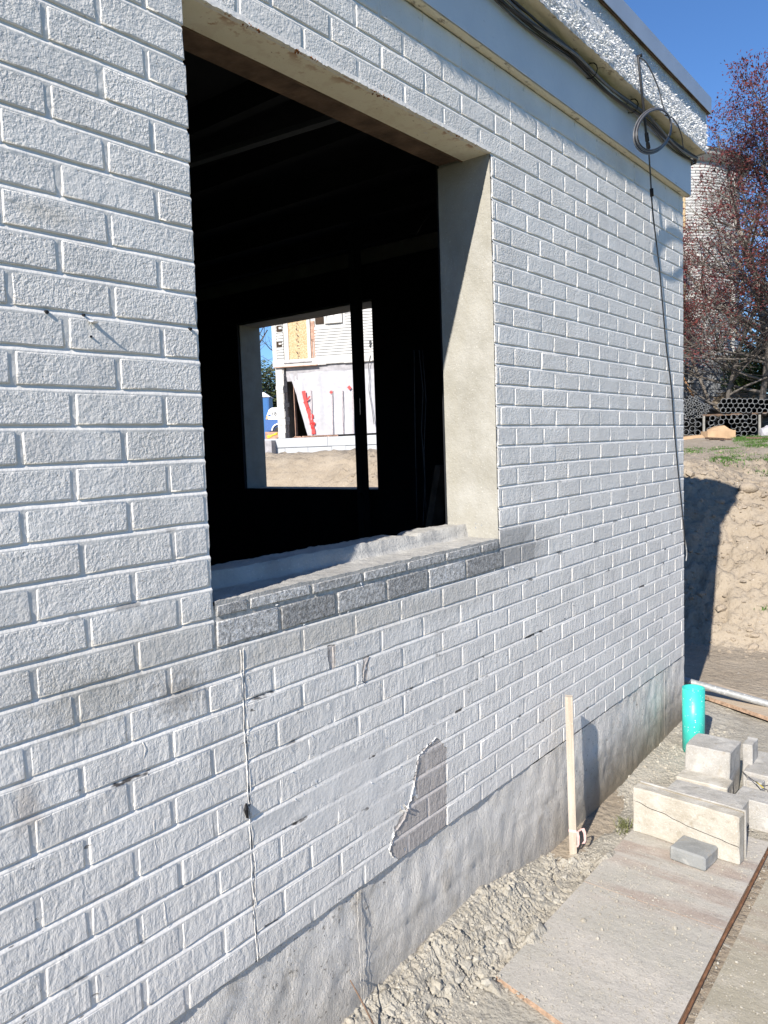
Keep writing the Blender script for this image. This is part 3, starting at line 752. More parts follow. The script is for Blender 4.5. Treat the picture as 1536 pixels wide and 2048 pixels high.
def rock(mb, c, s, rnd, flat=.7):
    t = (1 + 5 ** .5) / 2
    V = [(-1, t, 0), (1, t, 0), (-1, -t, 0), (1, -t, 0), (0, -1, t), (0, 1, t), (0, -1, -t), (0, 1, -t), (t, 0, -1), (t, 0, 1), (-t, 0, -1), (-t, 0, 1)]
    F = [(0, 11, 5), (0, 5, 1), (0, 1, 7), (0, 7, 10), (0, 10, 11), (1, 5, 9), (5, 11, 4), (11, 10, 2), (10, 7, 6), (7, 1, 8), (3, 9, 4), (3, 4, 2), (3, 2, 6), (3, 6, 8), (3, 8, 9), (4, 9, 5), (2, 4, 11), (6, 2, 10), (8, 6, 7), (9, 8, 1)]
    e = Matrix.Rotation(rnd.uniform(0, 6.28), 3, 'Z') @ Matrix.Rotation(rnd.uniform(0, 6.28), 3, 'X')
    sx, sy, sz = rnd.uniform(.7, 1.2), rnd.uniform(.6, 1.1), flat * rnd.uniform(.6, 1.1)
    P = []
    for v in V:
        q = e @ Vector(v); q = q * (.526 * s * rnd.uniform(.72, 1.2)); P.append((c[0] + q.x * sx, c[1] + q.y * sy, c[2] + q.z * sz))
    mb.add(P, F)
rnd = random.Random(31)
gr = MB()
for _ in range(5200):
    x = rnd.uniform(-1.1, 1.9) if rnd.random() < .75 else rnd.uniform(-.8, .4); y = -abs(rnd.gauss(.10, .07)); 
    if x > .3 and rnd.random() < .55: continue
    s = min(.017, .0012 + rnd.expovariate(1 / .0019)); p = bz(x, y); rock(gr, (x, y, p[2] + s * .15), s, rnd)
for _ in range(38):
    x = rnd.uniform(-1.0, .3); y = rnd.uniform(-.2, -.04); s = rnd.uniform(.012, .027); p = bz(x, y); rock(gr, (x, y, p[2] - s * .1), s, rnd, .5)
for _ in range(6500):      # crumbs on the boards
    x = rnd.uniform(-.5, .95); y = rnd.uniform(-1.1, -.205)
    if noise.noise((x * 4, y * 4, 3)) < rnd.uniform(-.6, .4): continue
    s = .0012 + min(.006, rnd.expovariate(1 / .0009)); rock(gr, (x, y, (-.0945 if y > -.67 else -.116) + s * .3), s, rnd)
for q, s in (((1053, 1842), .011), ((1166, 1839), .012), ((1350, 1855), .012), ((1000, 1950), .006)):
    p = WZ(*q, -.09); rock(gr, (p.x, p.y, -.092), s, rnd, .7)
tag(gr.build('gravel', M['crumb']), 'small chalky stones and crumbs of dirt along the foot of the white wall', 'gravel', kind='stuff')
cl = MB()
for _ in range(6500):
    y = rnd.uniform(-1.6, 5.5); x = bankx(y) + rnd.uniform(-.25, 2.0) if rnd.random() < .8 else rnd.uniform(5, 12)
    s = min(.06, .006 + rnd.expovariate(1 / .009)); rock(cl, (x, y, gz(x, y) - s * .1), s, rnd)
tag(cl.build('dirt_clods', M['clod']), 'clods of dry earth lying over the cut bank beyond the corner', 'dirt clods', kind='stuff')
# one pale boulder at the crest beside the end of the shadow
bo = MB(); c = WX(1497, 1000, 5.25); bm = bmesh.new(); bmesh.ops.create_icosphere(bm, subdivisions=3, radius=.085)
for v in bm.verts: v.co = v.co * (1 + .18 * noise.noise(v.co * 9)); v.co.z *= .62
me = bpy.data.meshes.new('boulder'); bm.to_mesh(me); bm.free(); me.materials.append(M['clod']); me.polygons.foreach_set('use_smooth', [True] * len(me.polygons))
o = link('boulder', me); o.location = (c.x, c.y, gz(c.x, c.y) + .01); tag(o, 'pale rounded boulder half buried at the top of the earth bank', 'boulder')

# ================================================================ boards on the ground
def m_ply(name, a, b, c_):
    m = NM(name, .85, .2)
    c = m.mix(m.ramp(m.noise(3.0, 6, .6), .35, .65), a, b)
    band = m.ramp(m.noise(9, 5, .6, stretch=(1.5, .22, 1)), .48, .62); o = m.xyz()
    c = m.mix(m.math('MULTIPLY', band, m.ramp(o[0], .0, .15, 0, .75)), c, c_)
    c = m.mix(m.math('MULTIPLY', m.ramp(m.noise(5, 6, .65), .5, .66), .5), c, (.50, .46, .40))
    c = m.mix(m.math('MULTIPLY', m.ramp(m.noise(120, 4, .6), .58, .68), .55), c, (.24, .205, .16)); c = m.mix(m.math('MULTIPLY', m.ramp(m.noise(170, 3, .6), .62, .7), .6), c, (.62, .59, .53))
    m.bump(m.noise(30, 6, .7), .004); m.bump(m.noise(150, 4, .7), .0018); m.bump(m.noise(8, 5, stretch=(1.5, .3, 1)), .005)
    return m.done(c)
M['ply'] = m_ply('dusty_plywood', (.365, .345, .30), (.425, .395, .355), (.31, .245, .205))
M['ply2'] = m_ply('dusty_plywood_low', (.32, .29, .225), (.38, .345, .275), (.29, .24, .19))
M['plyedge'] = simple('plywood_edge', (.34, .235, .165), .85, .2, var=.4, nscale=60, bump=.003, bscale=200)
def sheet(pts, z0, z1, mat, label, edge=True):
    s_ = MB(); n = len(pts); s_.add([(x, y, z1) for x, y in pts] + [(x, y, z0) for x, y in pts], [tuple(range(n - 1, -1, -1)), tuple(range(n, 2 * n))] + [(i, (i + 1) % n, n + (i + 1) % n, n + i) for i in range(n)])
    o = s_.build('plywood_sheet', mat, mats=[mat, M['plyedge']], mi=[0, 0] + [1] * n); return tag(o, label, 'plywood sheet', 'plywood sheets on the ground')
sheet([(-.448, -.203), (.149, -.205), (.147, -.6715), (-.335, -.682), (-.568, -.687), (-.50, -.414)], -.112, -.0952, M['ply'], 'nearest dusty plywood sheet with its broken corner over the rubble')
sheet([(.1495, -.205), (.79, -.209), (.79, -.662), (.1475, -.671)], -.112, -.0942, M['ply'], 'streaky brown plywood sheet under the small grey paver')
sheet([(-.9, -.712), (1.6, -.69), (1.6, -1.25), (-.9, -1.25)], -.128, -.1185, M['ply2'], 'lower plywood sheet outside the rusty rod at the right edge')
rd = MB(); pts = [(-.75, -.690), (-.335, -.689), (-.05, -.680), (.1, -.6775), (.3, -.676), (.75, -.668), (1.05, -.664)]
M['rodrust'] = simple('dull_rust', (.17, .085, .045), .9, .2, var=.4, nscale=40, bump=.002)
rd.tube([(x, y, -.102 + .001 * (i % 2)) for i, (x, y) in enumerate(pts)], .0045, 8); tag(rd.build('rusty_rod', M['rodrust'], smooth=True), 'thin rusty steel rod lying along the edge of the plywood sheets', 'steel rod')

# ================================================================ blocks
def m_block(name, a, b, sp=(.62, .61, .58), bump=.003):
    m = NM(name, .92, .2)
    c = m.mix(m.ramp(m.noise(12, 6, .65), .33, .67), a, b); c = m.mix(m.math('MULTIPLY', m.ramp(m.noise(190, 3, .6), .58, .68), .5), c, sp)
    pit = m.ramp(m.voro(120), .14, .06); c = m.mix(m.math('MULTIPLY', pit, .5), c, (.2, .18, .15)); c = m.mix(m.math('MULTIPLY', m.ramp(m.noise(24, 6, .7), .56, .68), .6), c, (.25, .21, .15)); c = m.mix(m.math('MULTIPLY', m.ramp(m.noise(9, 5, .6), .55, .7), .5), c, (.60, .58, .53))
    m.bump(m.noise(140, 5, .7), bump); m.bump(m.noise(30, 4), bump); return m.done(c)
M['blockwhite'] = m_block('chalky_block', (.34, .305, .245), (.49, .465, .41))
M['block'] = m_block('concrete_block', (.31, .295, .265), (.42, .405, .38))
M['blockgrey'] = m_block('grey_paver', (.20, .205, .20), (.27, .275, .27), (.34, .34, .34), .002)
M['blockend'] = m_block('block_end', (.30, .25, .17), (.42, .36, .26))
def worn_block(name, A, bdir, L_, T_, H_, mat, label, cat, group=None, bev=.004, seg=14, lean=0.0, jit=.0036, parent=None, z=None):
    """block with its long face starting at A and running along bdir; thickness T_ goes to the right of bdir"""
    A = Vector(A); d = Vector(bdir).normalized(); n_ = Vector((-d.y, d.x, 0)); n_ = n_ if n_.x > 0 else -n_
    bm = bmesh.new(); bmesh.ops.create_cube(bm, size=1)
    for v in bm.verts:
        v.co = Vector(((v.co.x + .5) * L_, (v.co.y + .5) * T_, (v.co.z + .5) * H_))
    bmesh.ops.bevel(bm, geom=list(bm.edges), offset=bev, segments=1, affect='EDGES')
    bmesh.ops.subdivide_edges(bm, edges=[e for e in bm.edges if e.calc_length() > .05], cuts=5, use_grid_fill=True)
    for v in bm.verts:
        p = A + d * v.co.x + n_ * (v.co.y + lean * v.co.z) + Vector((0, 0, v.co.z))
        k = Vector((noise.noise(p * 23), noise.noise(p * 23 + Vector((9, 0, 0))), noise.noise(p * 23 + Vector((0, 9, 0)))))
        v.co = p - A + k * jit
    me = bpy.data.meshes.new(name); bm.to_mesh(me); bm.free(); me.materials.append(mat)
    o = link(name, me, None); o.location = A
    if parent is None: tag(o, label, cat, group)
    return o
GB = 'concrete blocks piled beside the wall'
b1 = empty('concrete_block', (.585, -.212, -.095), 'long chalky white concrete block standing on edge with a crack along its face', 'concrete block', GB)
def child(o, par):
    o.parent = par; o.matrix_parent_inverse = Matrix.Translation(-par.location); return o
dB = Vector((.551 - .585, -.612 + .212, 0))
child(worn_block('slab', (.585, -.212, -.0945), dB, .402, .052, .180, M['blockwhite'], None, None, bev=.005, parent=1), b1)
child(worn_block('end_strip', (.640, -.214, -.0945), dB, .400, .012, .176, M['blockend'], None, None, parent=1, bev=.002, jit=.0012), b1)
child(worn_block('edge_board', (.656, -.216, -.0945), dB, .403, .010, .178, M['block'], None, None, parent=1, bev=.002, jit=.0012), b1)
ck = MB(); cp = []
for i in range(41):
    t = i / 40; q = Vector((.585, -.212, 0)) + dB * t; z = .032 - .055 * t + .006 * noise.noise((t * 8, 1, 0)) - .012 * smooth((t - .3) / .3) * (1 - t); cp.append((q.x - .0012, q.y, z))
ck.tube(cp, [.0009 + .0006 * abs(noise.noise((i * .7, 0, 2))) for i in range(41)], 5); child(ck.build('crack', M['tape']), b1).matrix_parent_inverse = Matrix.Translation(-b1.location)
worn_block('grey_paver', (.456, -.398, -.0935), (-.015, -.130, 0), .131, .115, .052, M['blockgrey'], 'small bluish grey paver lying flat in front of the long white block', 'paver', bev=.006, jit=.0015)
worn_block('concrete_block', (1.045, -.262, -.10), (.0, -.19, 0), .185, .17, .205, M['block'], 'tall rough concrete block, highest of the pile, hiding the foot of the teal pipe', 'concrete block', GB, lean=.15)
worn_block('concrete_block', (1.245, -.452, -.10), (.0, -.045, 0), .040, .10, .195, M['block'], 'narrow upright piece of block right beside the tallest block', 'concrete block', GB, bev=.003)
worn_block('concrete_block', (.945, -.262, -.10), (.0, -.2, 0), .205, .095, .108, M['blockwhite'], 'low pale block forming a step in front of the tallest block', 'concrete block', GB)
worn_block('concrete_block', (.80, -.262, -.10), (-.012, -.29, 0), .295, .135, .103, M['block'], 'low grey block right behind the long standing white block', 'concrete block', GB)
worn_block('concrete_block', (.905, -.50, -.118), (-.02, -.45, 0), .46, .12, .118, M['block'], 'pale grey block with a white dusted face at the right edge of the photo', 'concrete block', GB)
worn_block('concrete_block', (1.16, -.475, -.118), (.0, -.5, 0), .46, .26, .125, M['block'], 'broad flat grey block behind, crossed by a loose black and yellow wire', 'concrete block', GB)
worn_block('concrete_block', (1.50, -.545, -.118), (.0, -.5, 0), .42, .18, .12, M['block'], 'farthest grey block at the right edge, behind the broad flat block', 'concrete block', GB)
worn_block('concrete_block', (1.10, -.50, -.118), (-.0, -.06, 0), .065, .05, .112, M['block'], 'small gray offcut wedged between the stepped block and the broad flat block', 'concrete block', GB, bev=.003)
wr = MB(); P = [WZ(u, v, z) for u, v, z in ((1484, 1543, .0), (1500, 1556, .012), (1517, 1568, .02), (1527, 1577, .016), (1545, 1584, .012), (1570, 1590, .01))]
wr.tube(P, .0016, 6); P = [WZ(u, v, z) for u, v, z in ((1520, 1570, .02), (1530, 1572, .018), (1545, 1568, .014))]; wr.tube(P, .0016, 6)
M['yellow'] = simple('yellow_wire', (.50, .40, .06), .5, .4); M['wood'] = None
tag(wr.build('loose_wire', M['cable'], smooth=True), 'thin black and yellow wire curling over the broad flat block', 'wire')
yw = MB(); P = [WZ(u, v, z + .002) for u, v, z in ((1512, 1563, .018), (1520, 1570, .02), (1527, 1576, .017))]; yw.tube(P, .0022, 6); yo = yw.build('wire_sleeve', M['yellow'], bpy.data.objects['loose_wire'], smooth=True); yo.matrix_parent_inverse = Matrix.Identity(4)

# ================================================================ survey stake with ribbon
def m_wood(name, a, b, sx=(1, 1, .06)):
    m = NM(name, .8, .2)
    c = m.mix(m.ramp(m.noise(60, 5, .6, stretch=sx), .35, .65), a, b); c = m.mix(m.math('MULTIPLY', m.ramp(m.noise(150, 3), .6, .68), .45), c, (.62, .55, .46))
    m.bump(m.noise(80, 4, .6, stretch=sx), .0015); return m.done(c)
M['stake'] = m_wood('stake_wood', (.38, .32, .25), (.50, .44, .365))
M['pink'] = simple('pink_ribbon', (.72, .46, .42), .5, .4, var=.15, nscale=60)
b0 = Vector((.352, -.072, -.19)); t0 = WX(1137.5, 1392, .352 - .0); t0 = Vector((.340, hit(1137.5, 1392, 0, .340).y, hit(1137.5, 1392, 0, .340).z))
stk = empty('survey_stake', (b0.x, b0.y, -.12), 'pale square wooden survey stake standing against the wall with a pink ribbon', 'stake')
ax = (t0 - b0); s_ = MB(); hw = .0135; ang = math.radians(24)
q = [Vector((math.cos(ang + a) * hw * 1.414, math.sin(ang + a) * hw * 1.414, 0)) for a in (math.pi / 4, 3 * math.pi / 4, 5 * math.pi / 4, 7 * math.pi / 4)]
s_.prism([b0 + k for k in q], ax); s_.build('stake_post', M['stake'], stk)
pr_ = MB(); c = b0 + ax * .235; c1 = c + Vector((.0, -.019, 0))
ring = [c + Vector((math.cos(ang + math.pi / 4 + i * math.pi / 2) * .0205, math.sin(ang + math.pi / 4 + i * math.pi / 2) * .0205, .002 * (i % 2))) for i in range(4)]
for i in range(4): pr_.add([ring[i] + Vector((0, 0, -.005)), ring[(i + 1) % 4] + Vector((0, 0, -.005)), ring[(i + 1) % 4] + Vector((0, 0, .005)), ring[i] + Vector((0, 0, .005))], [(0, 1, 2, 3)])
def strip(pts, w, side):
    base = len(pr_.v)
    for i, p in enumerate(pts):
        s2 = Vector(side) * (w / 2 * (1 + .25 * math.sin(i * 1.7))); pr_.v += [tuple(Vector(p) - s2), tuple(Vector(p) + s2)]
    pr_.f += [(base + 2 * i, base + 2 * i + 1, base + 2 * i + 3, base + 2 * i + 2) for i in range(len(pts) - 1)]
k = c + Vector((-.004, -.021, 0)); rgt = Vector(CR)
strip([k, k + Vector((0, -.003, -.02)) + rgt * .0, k + Vector((0, -.001, -.05)) + rgt * .002, k + Vector((0, .001, -.062)) - rgt * .0], .009, rgt)
strip([k + rgt * .004, k + Vector((0, -.006, .014)) + rgt * .014, k + Vector((0, -.006, -.004)) + rgt * .022, k + Vector((0, -.003, -.035)) + rgt * .026, k + Vector((0, -.002, -.047)) + rgt * .020], .011, (rgt + Vector((0, 0, .1))).normalized())
pr_.build('pink_ribbon', M['pink'], stk)
# weed by the wall
M['weed'] = simple('dry_green_weed', (.16, .17, .07), .8, .2, var=.4, nscale=50)
M['grassm'] = simple('grass_blade', (.075, .15, .03), .8, .2, var=.4, nscale=3)
def tuft(mb, c, n_, h, sp, rnd, w=.0014):
    for _ in range(n_):
        a = rnd.uniform(0, 6.28); l = h * rnd.uniform(.5, 1.1); o = Vector((rnd.gauss(0, sp), rnd.gauss(0, sp), 0)); d = Vector((math.cos(a), math.sin(a), 0)); s2 = Vector((-d.y, d.x, 0)) * w
        p0 = Vector(c) + o; p1 = p0 + d * l * .35 + Vector((0, 0, l * .6)); p2 = p0 + d * l * .9 + Vector((0, 0, l * rnd.uniform(.5, .95)))
        mb.add([p0 - s2, p0 + s2, p1 + s2 * .8, p1 - s2 * .8, p2], [(0, 1, 2, 3), (3, 2, 4)])
wd = MB(); p = WZ(1250, 1640, -.085); tuft(wd, (p.x, p.y, bz(p.x, p.y)[2]), 60, .055, .018, rnd); tuft(wd, (p.x - .05, p.y - .01, bz(p.x - .05, p.y)[2]), 25, .03, .014, rnd)
tag(wd.build('weed_tuft', M['weed']), 'small dry weed growing between the wall and the long white block', 'weed')
tw = MB(); P = [WY(700, 1960, -.005), WY(722, 2000, -.04), WY(745, 2045, -.07), WY(760, 2075, -.09)]; tw.tube(P, [.0018, .0026, .003, .003], 6)
tag(tw.build('root_stub', M['oldwood'], smooth=True), 'thin dead root leaning on the foot of the wall in the bottom foreground', 'root')

# ================================================================ pipes beside the corner
def m_teal():
    m = NM('teal_pvc', .38, .45); c = m.mix(m.ramp(m.noise(8, 3), .3, .7), (.035, .42, .36), (.05, .50, .42))
    c = m.mix(m.math('MULTIPLY', m.ramp(m.voro(70), .20, .12), m.ramp(m.noise(30, 2), .46, .56)), c, (.72, .80, .77))
    m.bump(m.noise(60, 3), .0006); return m.done(c)
M['teal'] = m_teal()
tp = MB(); c = WD(1387, 1375, 3.80); r1 = .0525
tp.ring_tube((c.x, c.y, -.16), (c.x, c.y, c.z), r1 - .004, r1, 40); o = tp.build('sewer_pipe', M['teal'], smooth=False)
me = o.data; me.polygons.foreach_set('use_smooth', [True] * len(me.polygons)); tag(o, 'upright open teal plastic pipe speckled with white beside the wall corner', 'pipe')
def m_galv():
    m = NM('galvanised_pipe', .6, .4, .25); c = m.mix(m.ramp(m.noise(40, 4), .3, .7), (.25, .255, .25), (.36, .365, .36)); c = m.mix(m.math('MULTIPLY', m.ramp(m.noise(70, 3), .6, .68), .6), c, (.7, .7, .68)); m.bump(m.noise(60, 4), .001); return m.done(c)
M['galv'] = m_galv()
a = WD(1372, 1362, 4.52); b = WD(1536, 1408, 4.30); d = b - a
gp = MB(); gp.tube([a - d * .5, a, b, b + d * 1.6], .0205, 20); tag(gp.build('galvanized_pipe', M['galv'], smooth=True), 'long grey galvanized steel pipe lying level behind the teal pipe', 'pipe')
pk = MB(); A = WZ(1405, 1404, -.115); Bp = WZ(1545, 1453, -.115); d = (Bp - A); e = Vector((-d.y, d.x, 0)).normalized() * -.24
e = e if e.x > 0 else -e
o = MB(); o.prism([A - d * .3, Bp + d * 1.5, Bp + d * 1.5 + e, A - d * .3 + e], (0, 0, .022))
M['plank'] = m_wood('plank_wood', (.36, .29, .21), (.46, .38, .29), (1, .1, 1))
o.v = [(x, y, z + .022) for x, y, z in o.v]
n = o.build('plank', None, mats=[M['plank'], M['plyedge']], mi=[0, 0, 1, 1, 1, 1]); tag(n, 'dusty plank with an orange brown edge under the galvanized pipe', 'plank')
for t in (.1, 1.9):
    sp_ = MB(); c = A + d * t + e * .5; sp_.box(c.x - .05, c.x + .05, c.y - .02, c.y + .02, -.16, -.0935); tag(sp_.build('wood_packer', M['plank']), 'short wooden packer under the dusty plank' + (' near the wall corner' if t < 1 else ' out of frame right'), 'packer')

# ================================================================ cables under the soffit
cb = empty('cable_bundle', (0, -.04, 2.85), 'bundle of black and grey cables sagging along the underside of the roof edge', 'cables')
random.seed(8)
for i in range(8):
    b = MB(); pts = []; ph = rr(0, 6); oy, oz = rr(-.016, .012), rr(-.020, .012); amp = rr(.003, .009)
    x = -1.6
    while x < XC + .03:
        s2 = .012 * math.sin(x * 4.4 + 1) ; pts.append((x, -.049 + oy + amp * math.sin(x * 7.5 + ph), 2.845 + oz - abs(s2) + amp * math.sin(x * 5.3 + ph * 2))); x += .03
    pts += [(XC + .045, -.040 + oy * .6, 2.838 + oz), (XC + .055, -.01, 2.832 + oz * .8), (XC + .052, .06, 2.83 + oz), (XC + .05, .4, 2.83 + oz)]
    b.tube(pts, rr(.0026, .0048), 7); b.build('cable', M['cable'] if i % 3 else M['cablegrey'], cb, smooth=True)
for u, v in ((985, 62), (1188, 152), (1270, 222)):
    p = WY(u, v, -.06); t = MB(); pts = [(p.x, -.047 + .027 * math.cos(a), 2.840 + .028 * math.sin(a)) for a in [i * math.pi / 6 for i in range(13)]]; t.tube(pts, .0022, 5); t.build('cable_tie', M['tape'], cb, smooth=True)
# the drop cable with its coil
dc = empty('coiled_cable', (1.4, -.1, 2.9), 'black cable with a loose coil hung from the roof edge near the corner', 'cable')
drop = [(1276, 112, -.104), (1279, 140, -.108), (1283, 180, -.110), (1288, 225, -.108), (1293, 275, -.100), (1297, 300, -.090), (1300, 340, -.062), (1305, 420, -.040), (1312, 480, -.034), (1319, 540, -.029), (1326, 620, -.024), (1333, 700, -.020), (1342, 770, -.017), (1347, 840, -.014), (1353, 910, -.012), (1359, 970, -.010), (1364, 1020, -.008), (1368, 1062, -.006), (1369.5, 1090, -.003)]
P = [WY(u, v, y) for u, v, y in drop]
def spline(P, k=4):
    out = []
    for i in range(len(P) - 1):
        p0, p1, p2, p3 = P[max(i - 1, 0)], P[i], P[i + 1], P[min(i + 2, len(P) - 1)]
        for j in range(k):
            t = j / k; out.append(.5 * ((2 * p1) + (p2 - p0) * t + (2 * p0 - 5 * p1 + 4 * p2 - p3) * t * t + (-p0 + 3 * p1 - 3 * p2 + p3) * t ** 3))
    return out + [P[-1]]
b = MB(); b.tube(spline(P), .0032, 7); b.build('drop_cable', M['cable'], dc, smooth=True)
b = MB(); b.tube([p + Vector((.009, .002, 0)) for p in spline(P[:14])], .0026, 7); b.build('drop_cable', M['cablegrey'], dc, smooth=True)
b = MB(); Q = spline(P[:6]); b.tube(Q, .0052, 8); b.build('drop_cable', M['cable'], dc, smooth=True)
for (v0, v1) in ((266, 282), (286, 296), (377, 392)):
    w_ = [(u, v, y) for u, v, y in drop]
    def at(v): 
        for (a0, b0_, c0), (a1, b1_, c1) in zip(w_, w_[1:]):
            if b0_ <= v <= b1_: t = (v - b0_) / (b1_ - b0_); return WY(a0 + (a1 - a0) * t, v, c0 + (c1 - c0) * t)
    b = MB(); b.tube([at(v0) + Vector((.004, 0, 0)), at(v1) + Vector((.004, 0, 0))], .0085, 8); b.build('tape_wrap', M['tape'], dc, smooth=True)
for i in range(4):      # coil
    cx_, cy_ = 1305 + i * 1.0, 262 - i * .8; ru, rv = 36 - i * 1.6, 48 - i * 2.0; pts = []
    for j in range(33):
        a = j / 32 * 6.283; tilt = .42
        u = math.cos(a) * ru; v = math.sin(a) * rv
        u2 = u * math.cos(tilt) - v * math.sin(tilt); v2 = u * math.sin(tilt) + v * math.cos(tilt)
        pts.append(WY(cx_ + u2, cy_ + v2 + 0, -.118 - .003 * i - .008 * math.cos(a)))
    b = MB(); b.tube(pts, .0028, 7); b.build('cable_loop', M['cable'] if i % 2 else M['cablegrey'], dc, smooth=True)
P = [WY(u, v, y) for u, v, y in ((1276, 115, -.104), (1290, 122, -.112), (1305, 148, -.116), (1318, 180, -.118), (1324, 205, -.12), (1330, 222, -.122))]
b = MB(); b.tube(spline(P), .003, 7); b.build('cable_tail', M['cablegrey'], dc, smooth=True)
P = [WY(u, v, y) for u, v, y in ((1330, 230, -.12), (1345, 236, -.115), (1356, 252, -.11), (1364, 275, -.10), (1366, 292, -.075), (1372, 305, -.05))]
b = MB(); b.tube(spline(P), .0026, 7); b.build('cable_tail', M['cable'], dc, smooth=True)
P = [WY(u, v, y) for u, v, y in ((1369, 1075, -.003), (1372, 1092, -.004), (1373.5, 1108, -.005), (1372, 1122, -.004))]
b = MB(); b.tube(spline(P), .0028, 7); b.build('cable_tail', M['galv'], dc, smooth=True)
nl = MB(); p = WY(1276, 113, -.095); nl.tube([p + Vector((0, .02, 0)), p + Vector((0, -.016, 0))], .007, 8); nl.build('cable_hook', M['tape'], dc, smooth=True)
# ================================================================ house under repair, seen through the far opening
FO = Vector((19.996, 22.312, 1.983)); FR_ = Vector((.381, -.9246, 0)); FN = Vector((-.9246, -.381, 0))
def fs(a, b, w=0.0):
    u, v = 460 + a / 4.8, 580 + b / 4.8; d = ray(u, v); P0 = FO + FN * w
    t = (P0 - CO).dot(FN) / d.dot(FN); p = CO + d * t; return ((p - FO).dot(FR_), p.z)
def FP(s, w, z): p = FO + FR_ * s + FN * w; return (p.x, p.y, z)
def fbox(mb, s0, s1, w0, w1, z0, z1):
    P = [FP(s, w, z) for z in (z0, z1) for s, w in ((s0, w0), (s1, w0), (s1, w1), (s0, w1))]
    mb.add(P, [(0, 3, 2, 1), (4, 5, 6, 7), (0, 1, 5, 4), (1, 2, 6, 5), (2, 3, 7, 6), (3, 0, 4, 7)]); return mb
def frect(a0, a1, b0, b1):
    s0, z1 = fs(a0, b0); s1, z0 = fs(a1, b1); return s0, s1, z0, z1
M['hwhite'] = simple('old_white_paint', (.50, .485, .455), .7, .3, var=.12, nscale=6, bump=.004, bscale=30)
M['hsiding'] = simple('white_clapboard_paint', (.46, .455, .435), .6, .3, var=.06, nscale=3)
M['hgap'] = simple('dark_void', (.05, .035, .025), .9, .1, var=.3, nscale=3)
M['hgrey'] = simple('weathered_header', (.33, .32, .33), .85, .2, var=.25, nscale=4)
M['hbrown'] = simple('bare_sheathing', (.42, .26, .19), .85, .2, var=.35, nscale=5)
def m_osb():
    m = NM('osb', .8, .25); c = m.mix(m.ramp(m.voro(16, out='Color' if False else 'Distance'), .1, .6), (.50, .37, .21), (.37, .25, .12)); c = m.mix(m.ramp(m.noise(22, 3), .4, .65), c, (.56, .44, .28)); return m.done(c)
M['osb'] = m_osb()
M['film'] = simple('white_plastic_film', (.41, .405, .42), .35, .5, var=.06, nscale=2)
M['redtape'] = simple('red_sheathing_tape', (.75, .05, .045), .5, .4, var=.1)
M['palefoam'] = simple('white_foundation_board', (.40, .415, .43), .8, .25, var=.07, nscale=2)
M['blackpaper'] = simple('torn_black_paper', (.03, .03, .035), .8, .2, var=.4, nscale=10)
HA = empty('clapboard_house', (FO.x, FO.y, 1.3), 'white clapboard house under repair with plastic sheeting below, seen through the far opening', 'house')
sL, _ = fs(412, 500); sT = sL + 14.0; _, zb = fs(640, 738); zf = fs(640, 1420)[1]; ztop = 8.6
w_ = MB(); fbox(w_, sL, sT, -.20, -.02, zb + .02, ztop); fbox(w_, sL, sL + .2, -9, -.201, zf, ztop); fbox(w_, sT - .2, sT, -9, -.201, zf, ztop); fbox(w_, sL, sT, -9.2, -9.001, zf, ztop); fbox(w_, sL + .2, sT - .2, -9, -.201, zb + .02, zb + .2); w_.build('wall', M['hwhite'], HA)
w_ = MB(); sm_ = (sL + sT) / 2
P = [FP(sL - .4, .4, ztop), FP(sT + .4, .4, ztop), FP(sT + .4, -4.6, ztop + 3), FP(sL - .4, -4.6, ztop + 3), FP(sL - .4, -9.6, ztop), FP(sT + .4, -9.6, ztop)]
w_.add(P, [(0, 1, 2, 3), (3, 2, 5, 4), (0, 3, 4), (1, 5, 2), (0, 4, 5, 1)]); w_.build('roof', M['roof'], HA)
# clapboards, about five pixels each: real laps, joined
cbm = MB(); osb = frect(555, 752, 240, 678); z = zb + .28; s_right0, _ = fs(812, 400); sf0, _ = fs(522, 400); sf1 = fs(772, 400)[0]
sv0, sv1 = fs(447, 450)[0], fs(510, 450)[0]; wt = frect(820, 1085, 150, 318)
def lap(s0, s1, z): cbm.add([FP(s0, .0, z + .118), FP(s1, .0, z + .118), FP(s1, .04, z), FP(s0, .04, z), FP(s0, -.01, z), FP(s1, -.01, z)], [(0, 3, 2, 1), (3, 4, 5, 2), (0, 4, 3), (1, 2, 5)])
while z < ztop:
    if not (z + .06 > wt[2] - .1 and z < wt[3] + .1): lap(s_right0, sT, z)
    else: lap(wt[1] + .08, sT, z)
    lap(sv0, sv1, z); z += .1125
tag(cbm.build('clapboard', M['hsiding'], HA), kind='stuff')
f = MB(); fbox(f, sL - .02, sv0 - .01, -.02, .035, zb + .15, ztop); f.build('corner_board', M['hwhite'], HA)
for b0, b1 in ((345, 400), (500, 545)):
    r_ = frect(450, 502, b0, b1); f = MB(); fbox(f, r_[0], r_[1], .015, .05, r_[2], r_[3]); q = f.build('vent', M['hgap'], HA)
    f = MB(); fbox(f, r_[0] + (r_[1] - r_[0]) * .45, r_[1], .051, .07, r_[2] + (r_[3] - r_[2]) * .4, r_[2] + (r_[3] - r_[2]) * .75); f.build('vent_cap', M['hwhite'], q)
f = MB(); fbox(f, sf0, osb[0] - .005, -.01, .06, osb[2] - .02, osb[3] + .5); fbox(f, osb[1] + .005, sf1, -.01, .06, osb[2] - .02, osb[3] + .5); f.build('door_frame', M['hwhite'], HA)
f = MB(); fbox(f, osb[0], osb[1], -.01, .03, osb[2], osb[3] + .5); pn = f.build('boarded_door', M['osb'], HA)
f = MB(); fbox(f, sf0 - .05, sf1 + .02, .0, .10, osb[2] - .06, osb[2] - .022); f.build('door_sill', M['hgrey'], HA)
f = MB(); random.seed(2)
